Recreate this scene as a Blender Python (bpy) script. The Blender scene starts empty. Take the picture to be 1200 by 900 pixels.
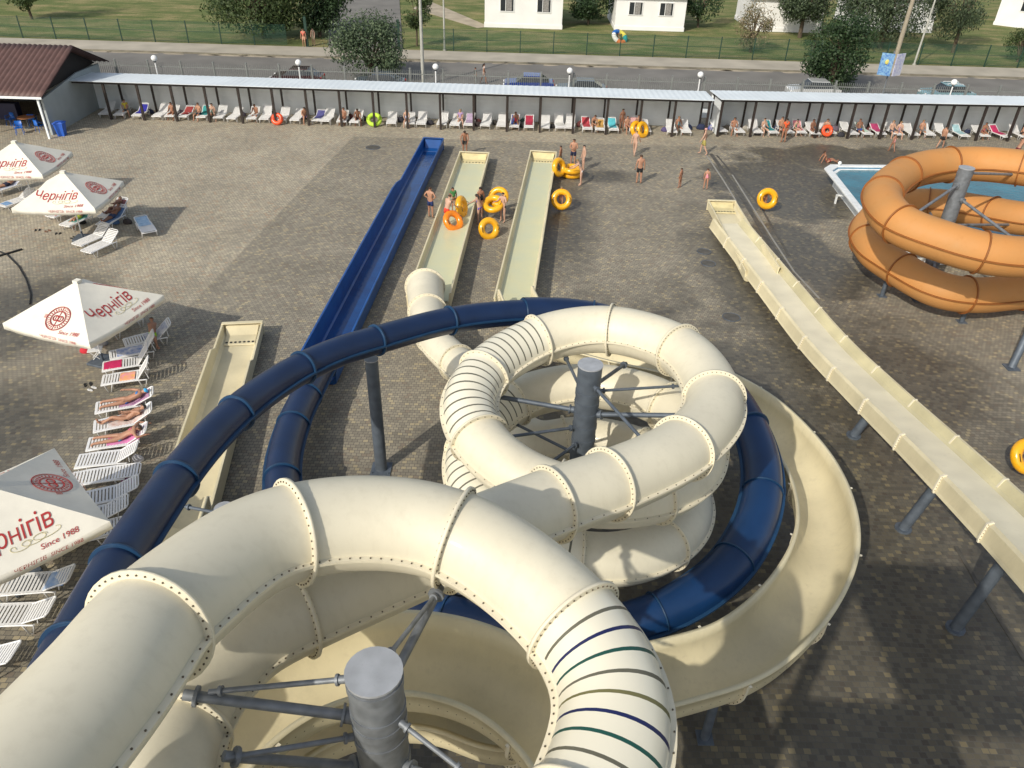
import bpy, bmesh, math, random
from mathutils import Vector, Matrix, noise
random.seed(7)
R_=math.radians
sc=bpy.context.scene
COL=sc.collection
H=16.0
FPX=900.0
# ------------------------------------------------------------------ camera basis (also used to read ground positions)
_up=Vector((40.,1330.,900.)).normalized()
_fw=Vector((0,0,-1.)); _fw=(_fw-_up*_fw.dot(_up)).normalized()
_rt=_fw.cross(_up)
RM=Matrix((_rt,_fw,_up))          # world = RM @ cam
def ray(px,py): return RM@Vector(((px-600)/FPX,(450-py)/FPX,-1.0))
def un(px,py,z=0.0):
    d=ray(px,py); t=(z-H)/d.z
    return Vector((d.x*t,d.y*t,z))
# ------------------------------------------------------------------ mesh collector
class MB:
    def __init__(s): s.v=[];s.f=[];s.m=[];s.sm=[]
    def add(s,vs,fs,mi=0,smooth=False,M=None):
        b=len(s.v)
        if M is not None: vs=[M@Vector(v) for v in vs]
        s.v.extend([tuple(v) for v in vs])
        for f in fs: s.f.append(tuple(b+i for i in f)); s.m.append(mi); s.sm.append(smooth)
        return s
    def box(s,c,d,mi=0,M=None,rz=0,bev=0):
        x,y,z=d[0]/2,d[1]/2,d[2]/2
        if rz:
            T=Matrix.Translation(Vector(c))@Matrix.Rotation(rz,4,'Z'); c=(0,0,0)
            M=T if M is None else M@T
        P=[(c[0]+a*x,c[1]+b*y,c[2]+e*z) for e in(-1,1) for b in(-1,1) for a in(-1,1)]
        return s.add(P,[(0,2,3,1),(4,5,7,6),(0,1,5,4),(2,6,7,3),(0,4,6,2),(1,3,7,5)],mi,False,M)
    def tube(s,pts,r,n=8,mi=0,cap=True,M=None,smooth=True):
        pts=[Vector(p) for p in pts]; k=len(pts)
        rs=r if isinstance(r,(list,tuple)) else [r]*k
        V=[];F=[]
        prev=None
        for i,p in enumerate(pts):
            t=(pts[min(i+1,k-1)]-pts[max(i-1,0)])
            if t.length<1e-9: t=Vector((0,0,1))
            t.normalize()
            if prev is None:
                a=Vector((0,0,1)) if abs(t.z)<.9 else Vector((1,0,0))
                x=t.cross(a).normalized()
            else:
                x=prev-t*prev.dot(t)
                x=x.normalized() if x.length>1e-6 else t.orthogonal().normalized()
            prev=x; y=t.cross(x)
            for j in range(n):
                a=2*math.pi*j/n; V.append(p+(x*math.cos(a)+y*math.sin(a))*rs[i])
        for i in range(k-1):
            for j in range(n):
                a=i*n+j;b=i*n+(j+1)%n; F.append((a,b,b+n,a+n))
        s.add(V,F,mi,smooth,M)
        if cap:
            s.add(V[:n][::-1],[tuple(range(n))],mi,False,M); s.add(V[-n:],[tuple(range(n))],mi,False,M)
        return s
    def loft(s,rings,mi=0,closed=True,smooth=True,cap=False,M=None,mis=None):
        n=len(rings[0]); V=[p for r in rings for p in r]; 
        m=n if closed else n-1
        b=len(s.v)
        s.v.extend([tuple(M@Vector(v)) if M is not None else tuple(v) for v in V])
        for i in range(len(rings)-1):
            for j in range(m):
                a=i*n+j;c=i*n+(j+1)%n
                s.f.append((b+a,b+c,b+c+n,b+a+n)); s.m.append(mis[i] if mis else mi); s.sm.append(smooth)
        if cap:
            s.add(rings[0][::-1],[tuple(range(n))],mi,False,M); s.add(rings[-1],[tuple(range(n))],mi,False,M)
        return s
    def ball(s,c,r,mi=0,nu=10,nv=6,M=None,sc_=(1,1,1)):
        V=[];F=[]
        for i in range(1,nv):
            ph=math.pi*i/nv
            for j in range(nu):
                a=2*math.pi*j/nu
                V.append((c[0]+r*sc_[0]*math.sin(ph)*math.cos(a),c[1]+r*sc_[1]*math.sin(ph)*math.sin(a),c[2]+r*sc_[2]*math.cos(ph)))
        for i in range(nv-2):
            for j in range(nu):
                a=i*nu+j;b=i*nu+(j+1)%nu; F.append((a,a+nu,b+nu,b))
        V.append((c[0],c[1],c[2]+r*sc_[2]));V.append((c[0],c[1],c[2]-r*sc_[2])); t=len(V)-2
        for j in range(nu):
            F.append((t,j,(j+1)%nu)); a=(nv-2)*nu; F.append((t+1,a+(j+1)%nu,a+j))
        return s.add(V,F,mi,True,M)
    def torus(s,R,r,mi=0,M=None,nu=28,nv=12,flat=1.0,a0=0,a1=2*math.pi,mis=None):
        rings=[]
        for i in range(nu+1):
            a=a0+(a1-a0)*i/nu
            rings.append([((R+r*math.cos(b))*math.cos(a),(R+r*math.cos(b))*math.sin(a),r*flat*math.sin(b)) for b in [2*math.pi*j/nv for j in range(nv)]])
        return s.loft(rings,mi,True,True,abs(a1-a0)<6.2,M,mis)
    def prism(s,poly,z0,z1,mi=0,M=None):
        n=len(poly); V=[(p[0],p[1],z0) for p in poly]+[(p[0],p[1],z1) for p in poly]
        F=[tuple(range(n))[::-1],tuple(range(n,2*n))]+[(i,(i+1)%n,n+(i+1)%n,n+i) for i in range(n)]
        return s.add(V,F,mi,False,M)
    def build(s,name,mats,parent=None,bevel=0):
        me=bpy.data.meshes.new(name); me.from_pydata(s.v,[],s.f)
        if not isinstance(mats,(list,tuple)): mats=[mats]
        for m in mats: me.materials.append(m)
        me.polygons.foreach_set('material_index',s.m); me.polygons.foreach_set('use_smooth',s.sm)
        me.update()
        o=bpy.data.objects.new(name,me); COL.objects.link(o)
        if parent is not None: o.parent=parent
        if bevel:
            md=o.modifiers.new('bevel','BEVEL'); md.width=bevel; md.segments=2; md.limit_method='ANGLE'; md.angle_limit=R_(40)
        return o
def thing(name,label,cat,loc=(0,0,0),rz=0,group=None):
    o=bpy.data.objects.new(name,None); COL.objects.link(o); o.location=loc; o.rotation_euler=(0,0,rz); o.empty_display_size=.2
    o['label']=label;o['category']=cat
    if group:o['group']=group
    return o
def tag(o,label,cat,group=None,kind=None):
    o['label']=label;o['category']=cat
    if group:o['group']=group
    if kind:o['kind']=kind
    return o
def struct(o,kind='structure'): o['kind']=kind; return o
def dup(root,label,loc=None,rz=None,group=None):
    r=root.copy(); COL.objects.link(r)
    if loc is not None: r.location=loc
    if rz is not None: r.rotation_euler=(0,0,rz)
    r['label']=label
    if group: r['group']=group
    for ch in list(root.children):
        c=ch.copy(); COL.objects.link(c); c.parent=r
        for g in ch.children:
            d=g.copy(); COL.objects.link(d); d.parent=c
    return r
ORD="first second third fourth fifth sixth seventh eighth ninth tenth eleventh twelfth thirteenth fourteenth fifteenth sixteenth seventeenth eighteenth nineteenth twentieth".split()
def ordn(i):
    if i<20: return ORD[i]
    t=['','','twenty','thirty','forty'][(i+1)//10]; u=(i+1)%10
    return (t+'-'+ORD[u-1]) if u else {'twenty':'twentieth','thirty':'thirtieth','forty':'fortieth'}[t]
# ------------------------------------------------------------------ materials
def mat(name,col,rough=.5,metal=0.,var=.08,vscale=3.,bump=0.,bscale=20.,coat=0.,col2=None,spec=.5,stain=0.,trans=0.):
    m=bpy.data.materials.new(name); m.use_nodes=True; nt=m.node_tree; N=nt.nodes; L=nt.links
    b=N['Principled BSDF']
    b.inputs['Roughness'].default_value=rough; b.inputs['Metallic'].default_value=metal
    b.inputs['Coat Weight'].default_value=coat; b.inputs['Coat Roughness'].default_value=.12
    b.inputs['Specular IOR Level'].default_value=spec
    tc=N.new('ShaderNodeTexCoord'); no=N.new('ShaderNodeTexNoise'); no.inputs['Scale'].default_value=vscale; no.inputs['Detail'].default_value=5
    L.new(tc.outputs['Object'],no.inputs['Vector'])
    mp=N.new('ShaderNodeMapRange'); mp.inputs[1].default_value=.3;mp.inputs[2].default_value=.7
    L.new(no.outputs[0],mp.inputs[0])
    mx=N.new('ShaderNodeMix'); mx.data_type='RGBA'
    c2=col2 if col2 else tuple(max(0,c*(1-2*var)) for c in col)
    mx.inputs[6].default_value=(*c2,1); mx.inputs[7].default_value=(*(col if col2 else tuple(min(1,c*(1+var*.6)) for c in col)),1)
    L.new(mp.outputs[0],mx.inputs[0]); out=mx.outputs[2]
    if stain>0:
        n2=N.new('ShaderNodeTexNoise'); n2.inputs['Scale'].default_value=vscale*4; n2.inputs['Detail'].default_value=8; n2.inputs['Roughness'].default_value=.7
        L.new(tc.outputs['Object'],n2.inputs['Vector'])
        m2=N.new('ShaderNodeMapRange'); m2.inputs[1].default_value=.55;m2.inputs[2].default_value=.8; m2.inputs[4].default_value=stain
        L.new(n2.outputs[0],m2.inputs[0])
        x2=N.new('ShaderNodeMix'); x2.data_type='RGBA'; x2.inputs[7].default_value=(*[c*.45 for c in col],1)
        L.new(out,x2.inputs[6]); L.new(m2.outputs[0],x2.inputs[0]); out=x2.outputs[2]
        m3=N.new('ShaderNodeMapRange'); m3.inputs[3].default_value=rough*.8; m3.inputs[4].default_value=min(1,rough*1.4)
        L.new(n2.outputs[0],m3.inputs[0]); L.new(m3.outputs[0],b.inputs['Roughness'])
    L.new(out,b.inputs['Base Color'])
    if trans: b.inputs['Transmission Weight'].default_value=trans
    if bump>0:
        n3=N.new('ShaderNodeTexNoise'); n3.inputs['Scale'].default_value=bscale; n3.inputs['Detail'].default_value=4
        L.new(tc.outputs['Object'],n3.inputs['Vector'])
        bp=N.new('ShaderNodeBump'); bp.inputs['Strength'].default_value=bump; bp.inputs['Distance'].default_value=.02
        L.new(n3.outputs[0],bp.inputs['Height']); L.new(bp.outputs[0],b.inputs['Normal'])
    return m
M={}
M['cream']=mat('cream_gelcoat',(.73,.68,.535),.46,var=.05,vscale=.8,stain=.16,coat=.06,bump=.02,bscale=3)
def streaks(m):
    nt=m.node_tree;N=nt.nodes;L=nt.links;b=N['Principled BSDF']; src=b.inputs['Base Color'].links[0].from_socket
    g=N.new('ShaderNodeNewGeometry'); mp=N.new('ShaderNodeMapping'); mp.inputs['Scale'].default_value=(5,5,.7); L.new(g.outputs['Position'],mp.inputs[0])
    n=N.new('ShaderNodeTexNoise'); n.inputs['Scale'].default_value=1.3; n.inputs['Detail'].default_value=7; n.inputs['Roughness'].default_value=.65; L.new(mp.outputs[0],n.inputs[0])
    r=N.new('ShaderNodeMapRange'); r.inputs[1].default_value=.5;r.inputs[2].default_value=.78;r.inputs[4].default_value=.17; L.new(n.outputs[0],r.inputs[0])
    x=N.new('ShaderNodeMix'); x.data_type='RGBA'; x.inputs[7].default_value=(.36,.31,.2,1); L.new(src,x.inputs[6]); L.new(r.outputs[0],x.inputs[0]); L.new(x.outputs[2],b.inputs['Base Color'])
streaks(M['cream'])
M['creamy']=mat('cream_flume_gelcoat',(.72,.64,.425),.45,var=.1,vscale=.7,stain=.35,coat=.05)
streaks(M['creamy'])
M['creamlight']=mat('cream_flange',(.76,.70,.54),.45,var=.06,vscale=2,stain=.15)
M['floorw']=mat('pale_flume_floor',(.78,.72,.54),.5,var=.07,vscale=1.2,stain=.3,coat=.1)  # straight slide floor, paler than its inner walls
M['wally']=mat('yellow_flume_wall',(.62,.56,.35),.5,var=.12,vscale=.8,stain=.4)  # straight slide inner walls, darker and yellower than the floor
M['seaty']=mat('yellowed_seat',(.72,.62,.34),.45,var=.1,stain=.3)
M['bluerun']=mat('blue_runout',(.005,.078,.30),.34,var=.15,vscale=1.,coat=.15,stain=.2)
M['band_w']=mat('pale_banded_shell',(.80,.76,.62),.3,var=.03,vscale=1,stain=.1,coat=.25)
M['band_g']=mat('grey_band',(.13,.125,.09),.5); M['band_n']=mat('navy_band',(.008,.014,.085),.5); M['band_t']=mat('green_band',(.008,.075,.058),.5); M['band_o']=mat('olive_band',(.16,.15,.06),.5)
M['bolt']=mat('bolt_steel',(.13,.10,.06),.6,var=.3)
M['blue']=mat('blue_gelcoat',(.006,.022,.075),.38,var=.1,vscale=1.5,coat=.1,stain=.12)
M['bluein']=mat('blue_flume',(.004,.034,.115),.36,var=.15,vscale=1.,coat=.15,stain=.15)
M['bluelip']=mat('blue_flange',(.012,.052,.125),.45,var=.1)
M['orange']=mat('orange_gelcoat',(.56,.25,.07),.62,var=.08,vscale=.7,stain=.25,coat=.0,col2=(.48,.24,.08))
M['orangelip']=mat('orange_flange',(.28,.10,.022),.55)
M['steel']=mat('galvanised_steel',(.23,.25,.275),.5,.35,var=.16,vscale=6,stain=.25)
M['steeld']=mat('dark_painted_steel',(.12,.145,.18),.5,.3,var=.15,vscale=4,stain=.2)
M['post']=mat('dark_brown_post',(.03,.021,.018),.55)
M['roofw']=mat('white_sheet_roof',(.72,.78,.82),.45,var=.05,vscale=.5,stain=.1)
M['wallw']=mat('white_board_wall',(.82,.86,.88),.7,var=.06,vscale=1,stain=.1)
M['plastic']=mat('white_plastic',(.78,.78,.78),.35,var=.04,vscale=4,stain=.08)
M['canvas']=mat('umbrella_canvas',(.78,.75,.66),.8,var=.04,vscale=2,bump=.15,bscale=5)
M['red']=mat('red_print',(.42,.03,.03),.7,var=.06); M['gold']=mat('gold_print',(.55,.48,.22),.7)
M['brownroof']=mat('brown_tile_roof',(.12,.065,.055),.5,var=.12,vscale=2,stain=.2)
M['darkgap']=mat('dark_gable_gap',(.015,.012,.012),.8)
M['greywall']=mat('grey_render',(.36,.40,.41),.85,var=.05,vscale=1.2,stain=.12)
M['wh']=mat('house_white',(.80,.80,.79),.8,var=.04,vscale=.6,stain=.12)
M['roofg']=mat('grey_roof',(.25,.25,.26),.7,stain=.2)
M['glass']=mat('window_glass',(.03,.035,.04),.08); M['curt']=mat('curtain',(.28,.27,.26),.9,var=.2,vscale=8)
M['asphalt']=mat('asphalt',(.19,.18,.165),.9,var=.12,vscale=.35,stain=.25,bump=.3,bscale=30)
M['walk']=mat('concrete_walk',(.43,.39,.32),.9,var=.12,vscale=.4,stain=.3)
M['kerb']=mat('kerb_stone',(.22,.20,.15),.9,var=.2,vscale=1.,stain=.4)
M['sand']=mat('sandy_path',(.42,.36,.27),.95,var=.15,vscale=.6)
M['yellow']=mat('yellow_vinyl',(.85,.42,.012),.25,var=.06,coat=.4); M['orangev']=mat('orange_vinyl',(.85,.24,.01),.25,coat=.4)
M['lime']=mat('lime_fabric',(.5,.75,.06),.7); M['redv']=mat('red_orange_vinyl',(.85,.10,.03),.3)
M['iron']=mat('dark_iron',(.05,.05,.052),.6); M['irongrey']=mat('grey_iron',(.2,.21,.2),.6)
M['green']=mat('green_post',(.015,.05,.035),.5)
M['globe']=mat('opal_globe',(.85,.85,.84),.25)
M['pole']=mat('pale_concrete_pole',(.42,.42,.38),.8,stain=.2); M['wood']=mat('wood_pole',(.33,.29,.22),.85,stain=.2)
M['trunk']=mat('bark',(.10,.075,.05),.9,bump=.5,bscale=25)
M['rub']=mat('black_rubber',(.012,.012,.012),.6); M['bin']=mat('blue_bin',(.03,.13,.6),.4)
M['pool']=mat('pool_shell_white',(.8,.82,.82),.35,stain=.08); M['poolin']=mat('pool_liner_blue',(.02,.16,.30),.4)
M['drain']=mat('drain_grate',(.10,.092,.078),.6,var=.2); M['drainl']=mat('steel_channel',(.3,.29,.26),.5,stain=.3)
M['chrome']=mat('chrome',(.5,.5,.5),.2,.9)
_sk=[(.42,.22,.14),(.34,.165,.10),(.52,.32,.23),(.24,.115,.07)]
SK=[mat('skin_tone',c,.55,var=.05,vscale=6) for c in _sk]
HR=[mat('hair_tone',c,.6,var=.2,vscale=30) for c in [(.02,.013,.01),(.06,.03,.015),(.28,.18,.07)]]
_cl={}
def cloth(col,pat=None):
    k=(tuple(col),pat)
    if k not in _cl: _cl[k]=mat('fabric',col,.85,var=.1,vscale=5,col2=pat,bump=.3,bscale=40)
    return _cl[k]
# water
def water_mat(name,col,rough=.04,scale=3.,bump=.35,alpha=1):
    m=mat(name,col,rough,var=.2,vscale=.8,bump=bump,bscale=scale); return m
M['water']=water_mat('pool_water',(.003,.14,.20),.05,4,.5)
M['wslide']=mat('shallow_water',(.62,.60,.37),.22,var=.1,vscale=.9,bump=.3,bscale=4,col2=(.56,.58,.40),spec=.35)
M['wblue']=mat('shallow_water_blue',(.004,.06,.23),.1,var=.2,vscale=1.,bump=.3,bscale=4,col2=(.006,.04,.16))
# foliage
def leafmat(name,c1,c2):
    m=bpy.data.materials.new(name); m.use_nodes=True; nt=m.node_tree; N=nt.nodes;L=nt.links; b=N['Principled BSDF']
    g=N.new('ShaderNodeNewGeometry'); r=N.new('ShaderNodeValToRGB')
    r.color_ramp.elements[0].color=(*c1,1); r.color_ramp.elements[1].color=(*c2,1)
    L.new(g.outputs['Random Per Island'],r.inputs[0]); L.new(r.outputs[0],b.inputs['Base Color']); b.inputs['Roughness'].default_value=.6
    t=N.new('ShaderNodeBsdfTranslucent'); L.new(r.outputs[0],t.inputs[0]); mx=N.new('ShaderNodeMixShader'); mx.inputs[0].default_value=.3
    L.new(b.outputs[0],mx.inputs[1]);L.new(t.outputs[0],mx.inputs[2]); L.new(mx.outputs[0],N['Material Output'].inputs[0])
    return m
LF={'dark':leafmat('dark_green_leaves',(.02,.045,.018),(.05,.095,.03)),'mid':leafmat('mid_green_leaves',(.035,.065,.02),(.09,.13,.04)),
 'silver':leafmat('silvery_leaves',(.03,.06,.028),(.14,.19,.10)),'pale':leafmat('pale_pinkish_leaves',(.12,.13,.05),(.34,.26,.17)),'ash':leafmat('grey_green_leaves',(.028,.05,.025),(.11,.15,.075))}
# pavers
def smooth_region(nt,pos,cx,cy,rx,ry,rot,soft,nz):
    N=nt.nodes;L=nt.links
    mp=N.new('ShaderNodeMapping'); mp.vector_type='TEXTURE'; mp.inputs['Location'].default_value=(cx,cy,0); mp.inputs['Rotation'].default_value=(0,0,rot); mp.inputs['Scale'].default_value=(rx,ry,1e3)
    L.new(pos,mp.inputs[0]); ln=N.new('ShaderNodeVectorMath'); ln.operation='LENGTH'; L.new(mp.outputs[0],ln.inputs[0])
    ad=N.new('ShaderNodeMath'); ad.operation='ADD'; L.new(ln.outputs['Value'],ad.inputs[0]); L.new(nz,ad.inputs[1])
    mr=N.new('ShaderNodeMapRange'); mr.inputs[1].default_value=1-soft; mr.inputs[2].default_value=1+soft; mr.inputs[3].default_value=1; mr.inputs[4].default_value=0
    L.new(ad.outputs[0],mr.inputs[0]); return mr.outputs[0]
def paver_mat():
    m=bpy.data.materials.new('clay_and_concrete_pavers'); m.use_nodes=True; nt=m.node_tree; N=nt.nodes;L=nt.links; b=N['Principled BSDF']
    g=N.new('ShaderNodeNewGeometry'); pos=g.outputs['Position']
    # slight warp so that the rows are laid unevenly
    wn=N.new('ShaderNodeTexNoise'); wn.inputs['Scale'].default_value=.8; L.new(pos,wn.inputs['Vector'])
    wv=N.new('ShaderNodeVectorMath'); wv.operation='SCALE'; wv.inputs['Scale'].default_value=.12; L.new(wn.outputs['Color'],wv.inputs[0])
    wa=N.new('ShaderNodeVectorMath'); wa.operation='ADD'; L.new(pos,wa.inputs[0]); L.new(wv.outputs[0],wa.inputs[1])
    br=N.new('ShaderNodeTexBrick'); L.new(wa.outputs[0],br.inputs['Vector'])
    br.inputs['Color1'].default_value=(0,0,0,1);br.inputs['Color2'].default_value=(1,1,1,1);br.inputs['Mortar'].default_value=(.5,.5,.5,1)
    br.inputs['Scale'].default_value=1; br.inputs['Brick Width'].default_value=.17; br.inputs['Row Height'].default_value=.145; br.inputs['Mortar Size'].default_value=.009; br.inputs['Mortar Smooth'].default_value=.3
    def ramp(stops):
        r=N.new('ShaderNodeValToRGB'); r.color_ramp.interpolation='CONSTANT'
        e=r.color_ramp.elements; e[0].position=0; e[0].color=(*stops[0][1],1); e[1].position=stops[1][0]; e[1].color=(*stops[1][1],1)
        for p,c in stops[2:]: x=e.new(p); x.color=(*c,1)
        L.new(br.outputs['Color'],r.inputs[0]); return r.outputs[0]
    grey=ramp([(0,(.255,.228,.178)),(.3,(.30,.268,.207)),(.6,(.335,.298,.225)),(.82,(.415,.353,.235)),(.92,(.26,.215,.162))])
    tan=ramp([(0,(.40,.35,.265)),(.25,(.44,.385,.29)),(.55,(.355,.32,.25)),(.75,(.50,.44,.32)),(.93,(.43,.33,.23))])
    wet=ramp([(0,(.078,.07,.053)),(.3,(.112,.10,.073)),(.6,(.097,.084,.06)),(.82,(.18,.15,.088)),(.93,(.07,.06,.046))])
    n1=N.new('ShaderNodeTexNoise'); n1.inputs['Scale'].default_value=.45; n1.inputs['Detail'].default_value=6; n1.inputs['Roughness'].default_value=.62; L.new(pos,n1.inputs['Vector'])
    nz=N.new('ShaderNodeMath'); nz.operation='MULTIPLY_ADD'; nz.inputs[1].default_value=1.6; nz.inputs[2].default_value=-.8; L.new(n1.outputs[0],nz.inputs[0]); nz=nz.outputs[0]
    n0=N.new('ShaderNodeMath'); n0.operation='MULTIPLY'; n0.inputs[1].default_value=.05; L.new(nz,n0.inputs[0])
    # crisp change of paving: pale field north-west of the runout apron (a straight laid edge)
    sx=N.new('ShaderNodeSeparateXYZ'); L.new(pos,sx.inputs[0])
    def half(ax,ay,c,soft):       # ax*x+ay*y+c >0
        a=N.new('ShaderNodeMath');a.operation='MULTIPLY_ADD';a.inputs[1].default_value=ax;a.inputs[2].default_value=c;L.new(sx.outputs[0],a.inputs[0])
        d=N.new('ShaderNodeMath');d.operation='MULTIPLY_ADD';d.inputs[1].default_value=ay;L.new(sx.outputs[1],d.inputs[0]);L.new(a.outputs[0],d.inputs[2])
        r=N.new('ShaderNodeMapRange'); r.inputs[1].default_value=-soft;r.inputs[2].default_value=soft; L.new(d.outputs[0],r.inputs[0]); return r.outputs[0]
    def op(o,a,c):
        x=N.new('ShaderNodeMath');x.operation=o
        for k,i in enumerate((a,c)):
            if isinstance(i,(int,float)): x.inputs[k].default_value=i
            else: L.new(i,x.inputs[k])
        return x.outputs[0]
    west=half(-1,.093,-16.6,.06)      # left of the laid edge x = .093*y-16.6
    north=half(0,1,-53.9,.06)
    fieldm=op('MAXIMUM',west,north)
    fade=half(.1,1,-25,6); east=half(-1,0,16,9)
    fieldm=op('MULTIPLY',op('MULTIPLY',fieldm,fade),east)
    mx=N.new('ShaderNodeMix'); mx.data_type='RGBA'; L.new(fieldm,mx.inputs[0]); L.new(grey,mx.inputs[6]); L.new(tan,mx.inputs[7])
    # wet patches; the two largest also paint in tower shade at lower right
    wet_shade_spots=[(16.4,46,4.6,5.4,0,.12),(25,52,10,3.0,0,.12),(14.6,36,2.2,5,.2,.15),(11.5,31,2.2,9,.15,.35),(15.0,25,3.2,6,.2,.5),(-18,19.5,3.6,3.6,.2,.5),(-20.5,28,2.6,4,0,.45),(7,16,9,13,0,.25),(9,6,12,9,0,.3),(-4,8,7,8,0,.4),(5,47,2.2,1.2,0,.45),(2.6,40,1.6,6,-.1,.5)]
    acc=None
    for w in wet_shade_spots:
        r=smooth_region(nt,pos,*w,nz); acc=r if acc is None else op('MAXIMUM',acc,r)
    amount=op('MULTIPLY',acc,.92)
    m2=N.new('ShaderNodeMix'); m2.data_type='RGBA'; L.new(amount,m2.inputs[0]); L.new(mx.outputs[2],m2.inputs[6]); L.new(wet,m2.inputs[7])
    # dirt
    n2=N.new('ShaderNodeTexNoise'); n2.inputs['Scale'].default_value=.25; n2.inputs['Detail'].default_value=8; n2.inputs['Roughness'].default_value=.7; L.new(pos,n2.inputs['Vector'])
    m3=N.new('ShaderNodeMix'); m3.data_type='RGBA'; m3.blend_type='MULTIPLY'; m3.inputs[0].default_value=1
    r3=N.new('ShaderNodeMapRange'); r3.inputs[1].default_value=.3; r3.inputs[2].default_value=.7; r3.inputs[3].default_value=.74; r3.inputs[4].default_value=1.15; L.new(n2.outputs[0],r3.inputs[0])
    L.new(m2.outputs[2],m3.inputs[6]); L.new(r3.outputs[0],m3.inputs[7])
    m4=N.new('ShaderNodeMix'); m4.data_type='RGBA'; L.new(br.outputs['Fac'],m4.inputs[0]); L.new(m3.outputs[2],m4.inputs[6]); m4.inputs[7].default_value=(.09,.085,.075,1)
    L.new(m4.outputs[2],b.inputs['Base Color'])
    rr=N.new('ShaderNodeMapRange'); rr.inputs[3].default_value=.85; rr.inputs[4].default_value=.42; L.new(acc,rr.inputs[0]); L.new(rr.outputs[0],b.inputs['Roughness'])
    bp=N.new('ShaderNodeBump'); bp.inputs['Strength'].default_value=.5; bp.inputs['Distance'].default_value=.008; iv=op('SUBTRACT',1.0,br.outputs['Fac']); L.new(iv,bp.inputs['Height']); L.new(bp.outputs[0],b.inputs['Normal'])
    return m
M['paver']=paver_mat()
def grass_mat():
    m=bpy.data.materials.new('mown_grass'); m.use_nodes=True; nt=m.node_tree; N=nt.nodes;L=nt.links; b=N['Principled BSDF']; b.inputs['Roughness'].default_value=.95; b.inputs['Specular IOR Level'].default_value=.15
    g=N.new('ShaderNodeNewGeometry')
    a=N.new('ShaderNodeTexNoise'); a.inputs['Scale'].default_value=.22; a.inputs['Detail'].default_value=9; a.inputs['Roughness'].default_value=.68; mp=N.new('ShaderNodeMapping'); mp.inputs['Scale'].default_value=(1,2.2,1); L.new(g.outputs['Position'],mp.inputs[0]); L.new(mp.outputs[0],a.inputs[0])
    r=N.new('ShaderNodeValToRGB'); e=r.color_ramp.elements; e[0].position=.3;e[0].color=(.085,.12,.04,1);e[1].position=.72;e[1].color=(.38,.31,.16,1); x=e.new(.46);x.color=(.14,.17,.06,1); x=e.new(.58);x.color=(.24,.22,.10,1)
    L.new(a.outputs[0],r.inputs[0])
    c=N.new('ShaderNodeTexNoise'); c.inputs['Scale'].default_value=9; c.inputs['Detail'].default_value=6; L.new(g.outputs['Position'],c.inputs[0])
    rm=N.new('ShaderNodeMapRange'); rm.inputs[1].default_value=.3;rm.inputs[2].default_value=.7;rm.inputs[3].default_value=.55;rm.inputs[4].default_value=1.35; L.new(c.outputs[0],rm.inputs[0])
    mx=N.new('ShaderNodeMix'); mx.data_type='RGBA'; mx.blend_type='MULTIPLY'; mx.inputs[0].default_value=1; L.new(r.outputs[0],mx.inputs[6]); L.new(rm.outputs[0],mx.inputs[7]); L.new(mx.outputs[2],b.inputs['Base Color'])
    bp=N.new('ShaderNodeBump'); bp.inputs['Strength'].default_value=.8; bp.inputs['Distance'].default_value=.05; L.new(c.outputs[0],bp.inputs['Height']); L.new(bp.outputs[0],b.inputs['Normal'])
    return m
M['grass']=grass_mat()
def screen_mat():
    m=bpy.data.materials.new('green_wire_mesh'); m.use_nodes=True; nt=m.node_tree; N=nt.nodes;L=nt.links; b=N['Principled BSDF']; b.inputs['Base Color'].default_value=(.02,.085,.055,1); b.inputs['Roughness'].default_value=.5
    t=N.new('ShaderNodeBsdfTransparent'); mx=N.new('ShaderNodeMixShader'); mx.inputs[0].default_value=.27
    L.new(t.outputs[0],mx.inputs[1]); L.new(b.outputs[0],mx.inputs[2]); L.new(mx.outputs[0],N['Material Output'].inputs[0]); return m
M['screen']=screen_mat()
# ------------------------------------------------------------------ world, sun, camera
SUNV=Vector((-.57,-.82,0)).normalized()*math.cos(R_(36))+Vector((0,0,math.sin(R_(36))))
w=bpy.data.worlds.new('World'); sc.world=w; w.use_nodes=True
N=w.node_tree.nodes; bg=N['Background']; sk=N.new('ShaderNodeTexSky'); sk.sky_type='NISHITA'; sk.sun_disc=False; sk.sun_elevation=R_(36); sk.sun_rotation=math.atan2(SUNV.x,SUNV.y)
sk.air_density=1.3; sk.dust_density=2.2; sk.ozone_density=1.0
hs=N.new('ShaderNodeHueSaturation'); hs.inputs['Saturation'].default_value=.6; w.node_tree.links.new(sk.outputs[0],hs.inputs['Color']); w.node_tree.links.new(hs.outputs[0],bg.inputs[0]); bg.inputs[1].default_value=.14
sl=bpy.data.lights.new('sun','SUN'); sl.energy=3.3; sl.angle=R_(.6); sl.color=(1.,.93,.8)
so=bpy.data.objects.new('sun',sl); COL.objects.link(so); so.rotation_euler=(-SUNV).to_track_quat('-Z','Y').to_euler(); so.location=SUNV*60
cam=bpy.data.cameras.new('camera'); co=bpy.data.objects.new('camera',cam); COL.objects.link(co)
cam.sensor_width=36; cam.lens=27; cam.clip_end=1500; cam.clip_start=.1
co.matrix_world=Matrix.Translation((0,0,H))@RM.to_4x4(); sc.camera=co
sc.view_settings.view_transform='Standard'; sc.view_settings.look='None'; sc.view_settings.exposure=0; sc.view_settings.gamma=1
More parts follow.
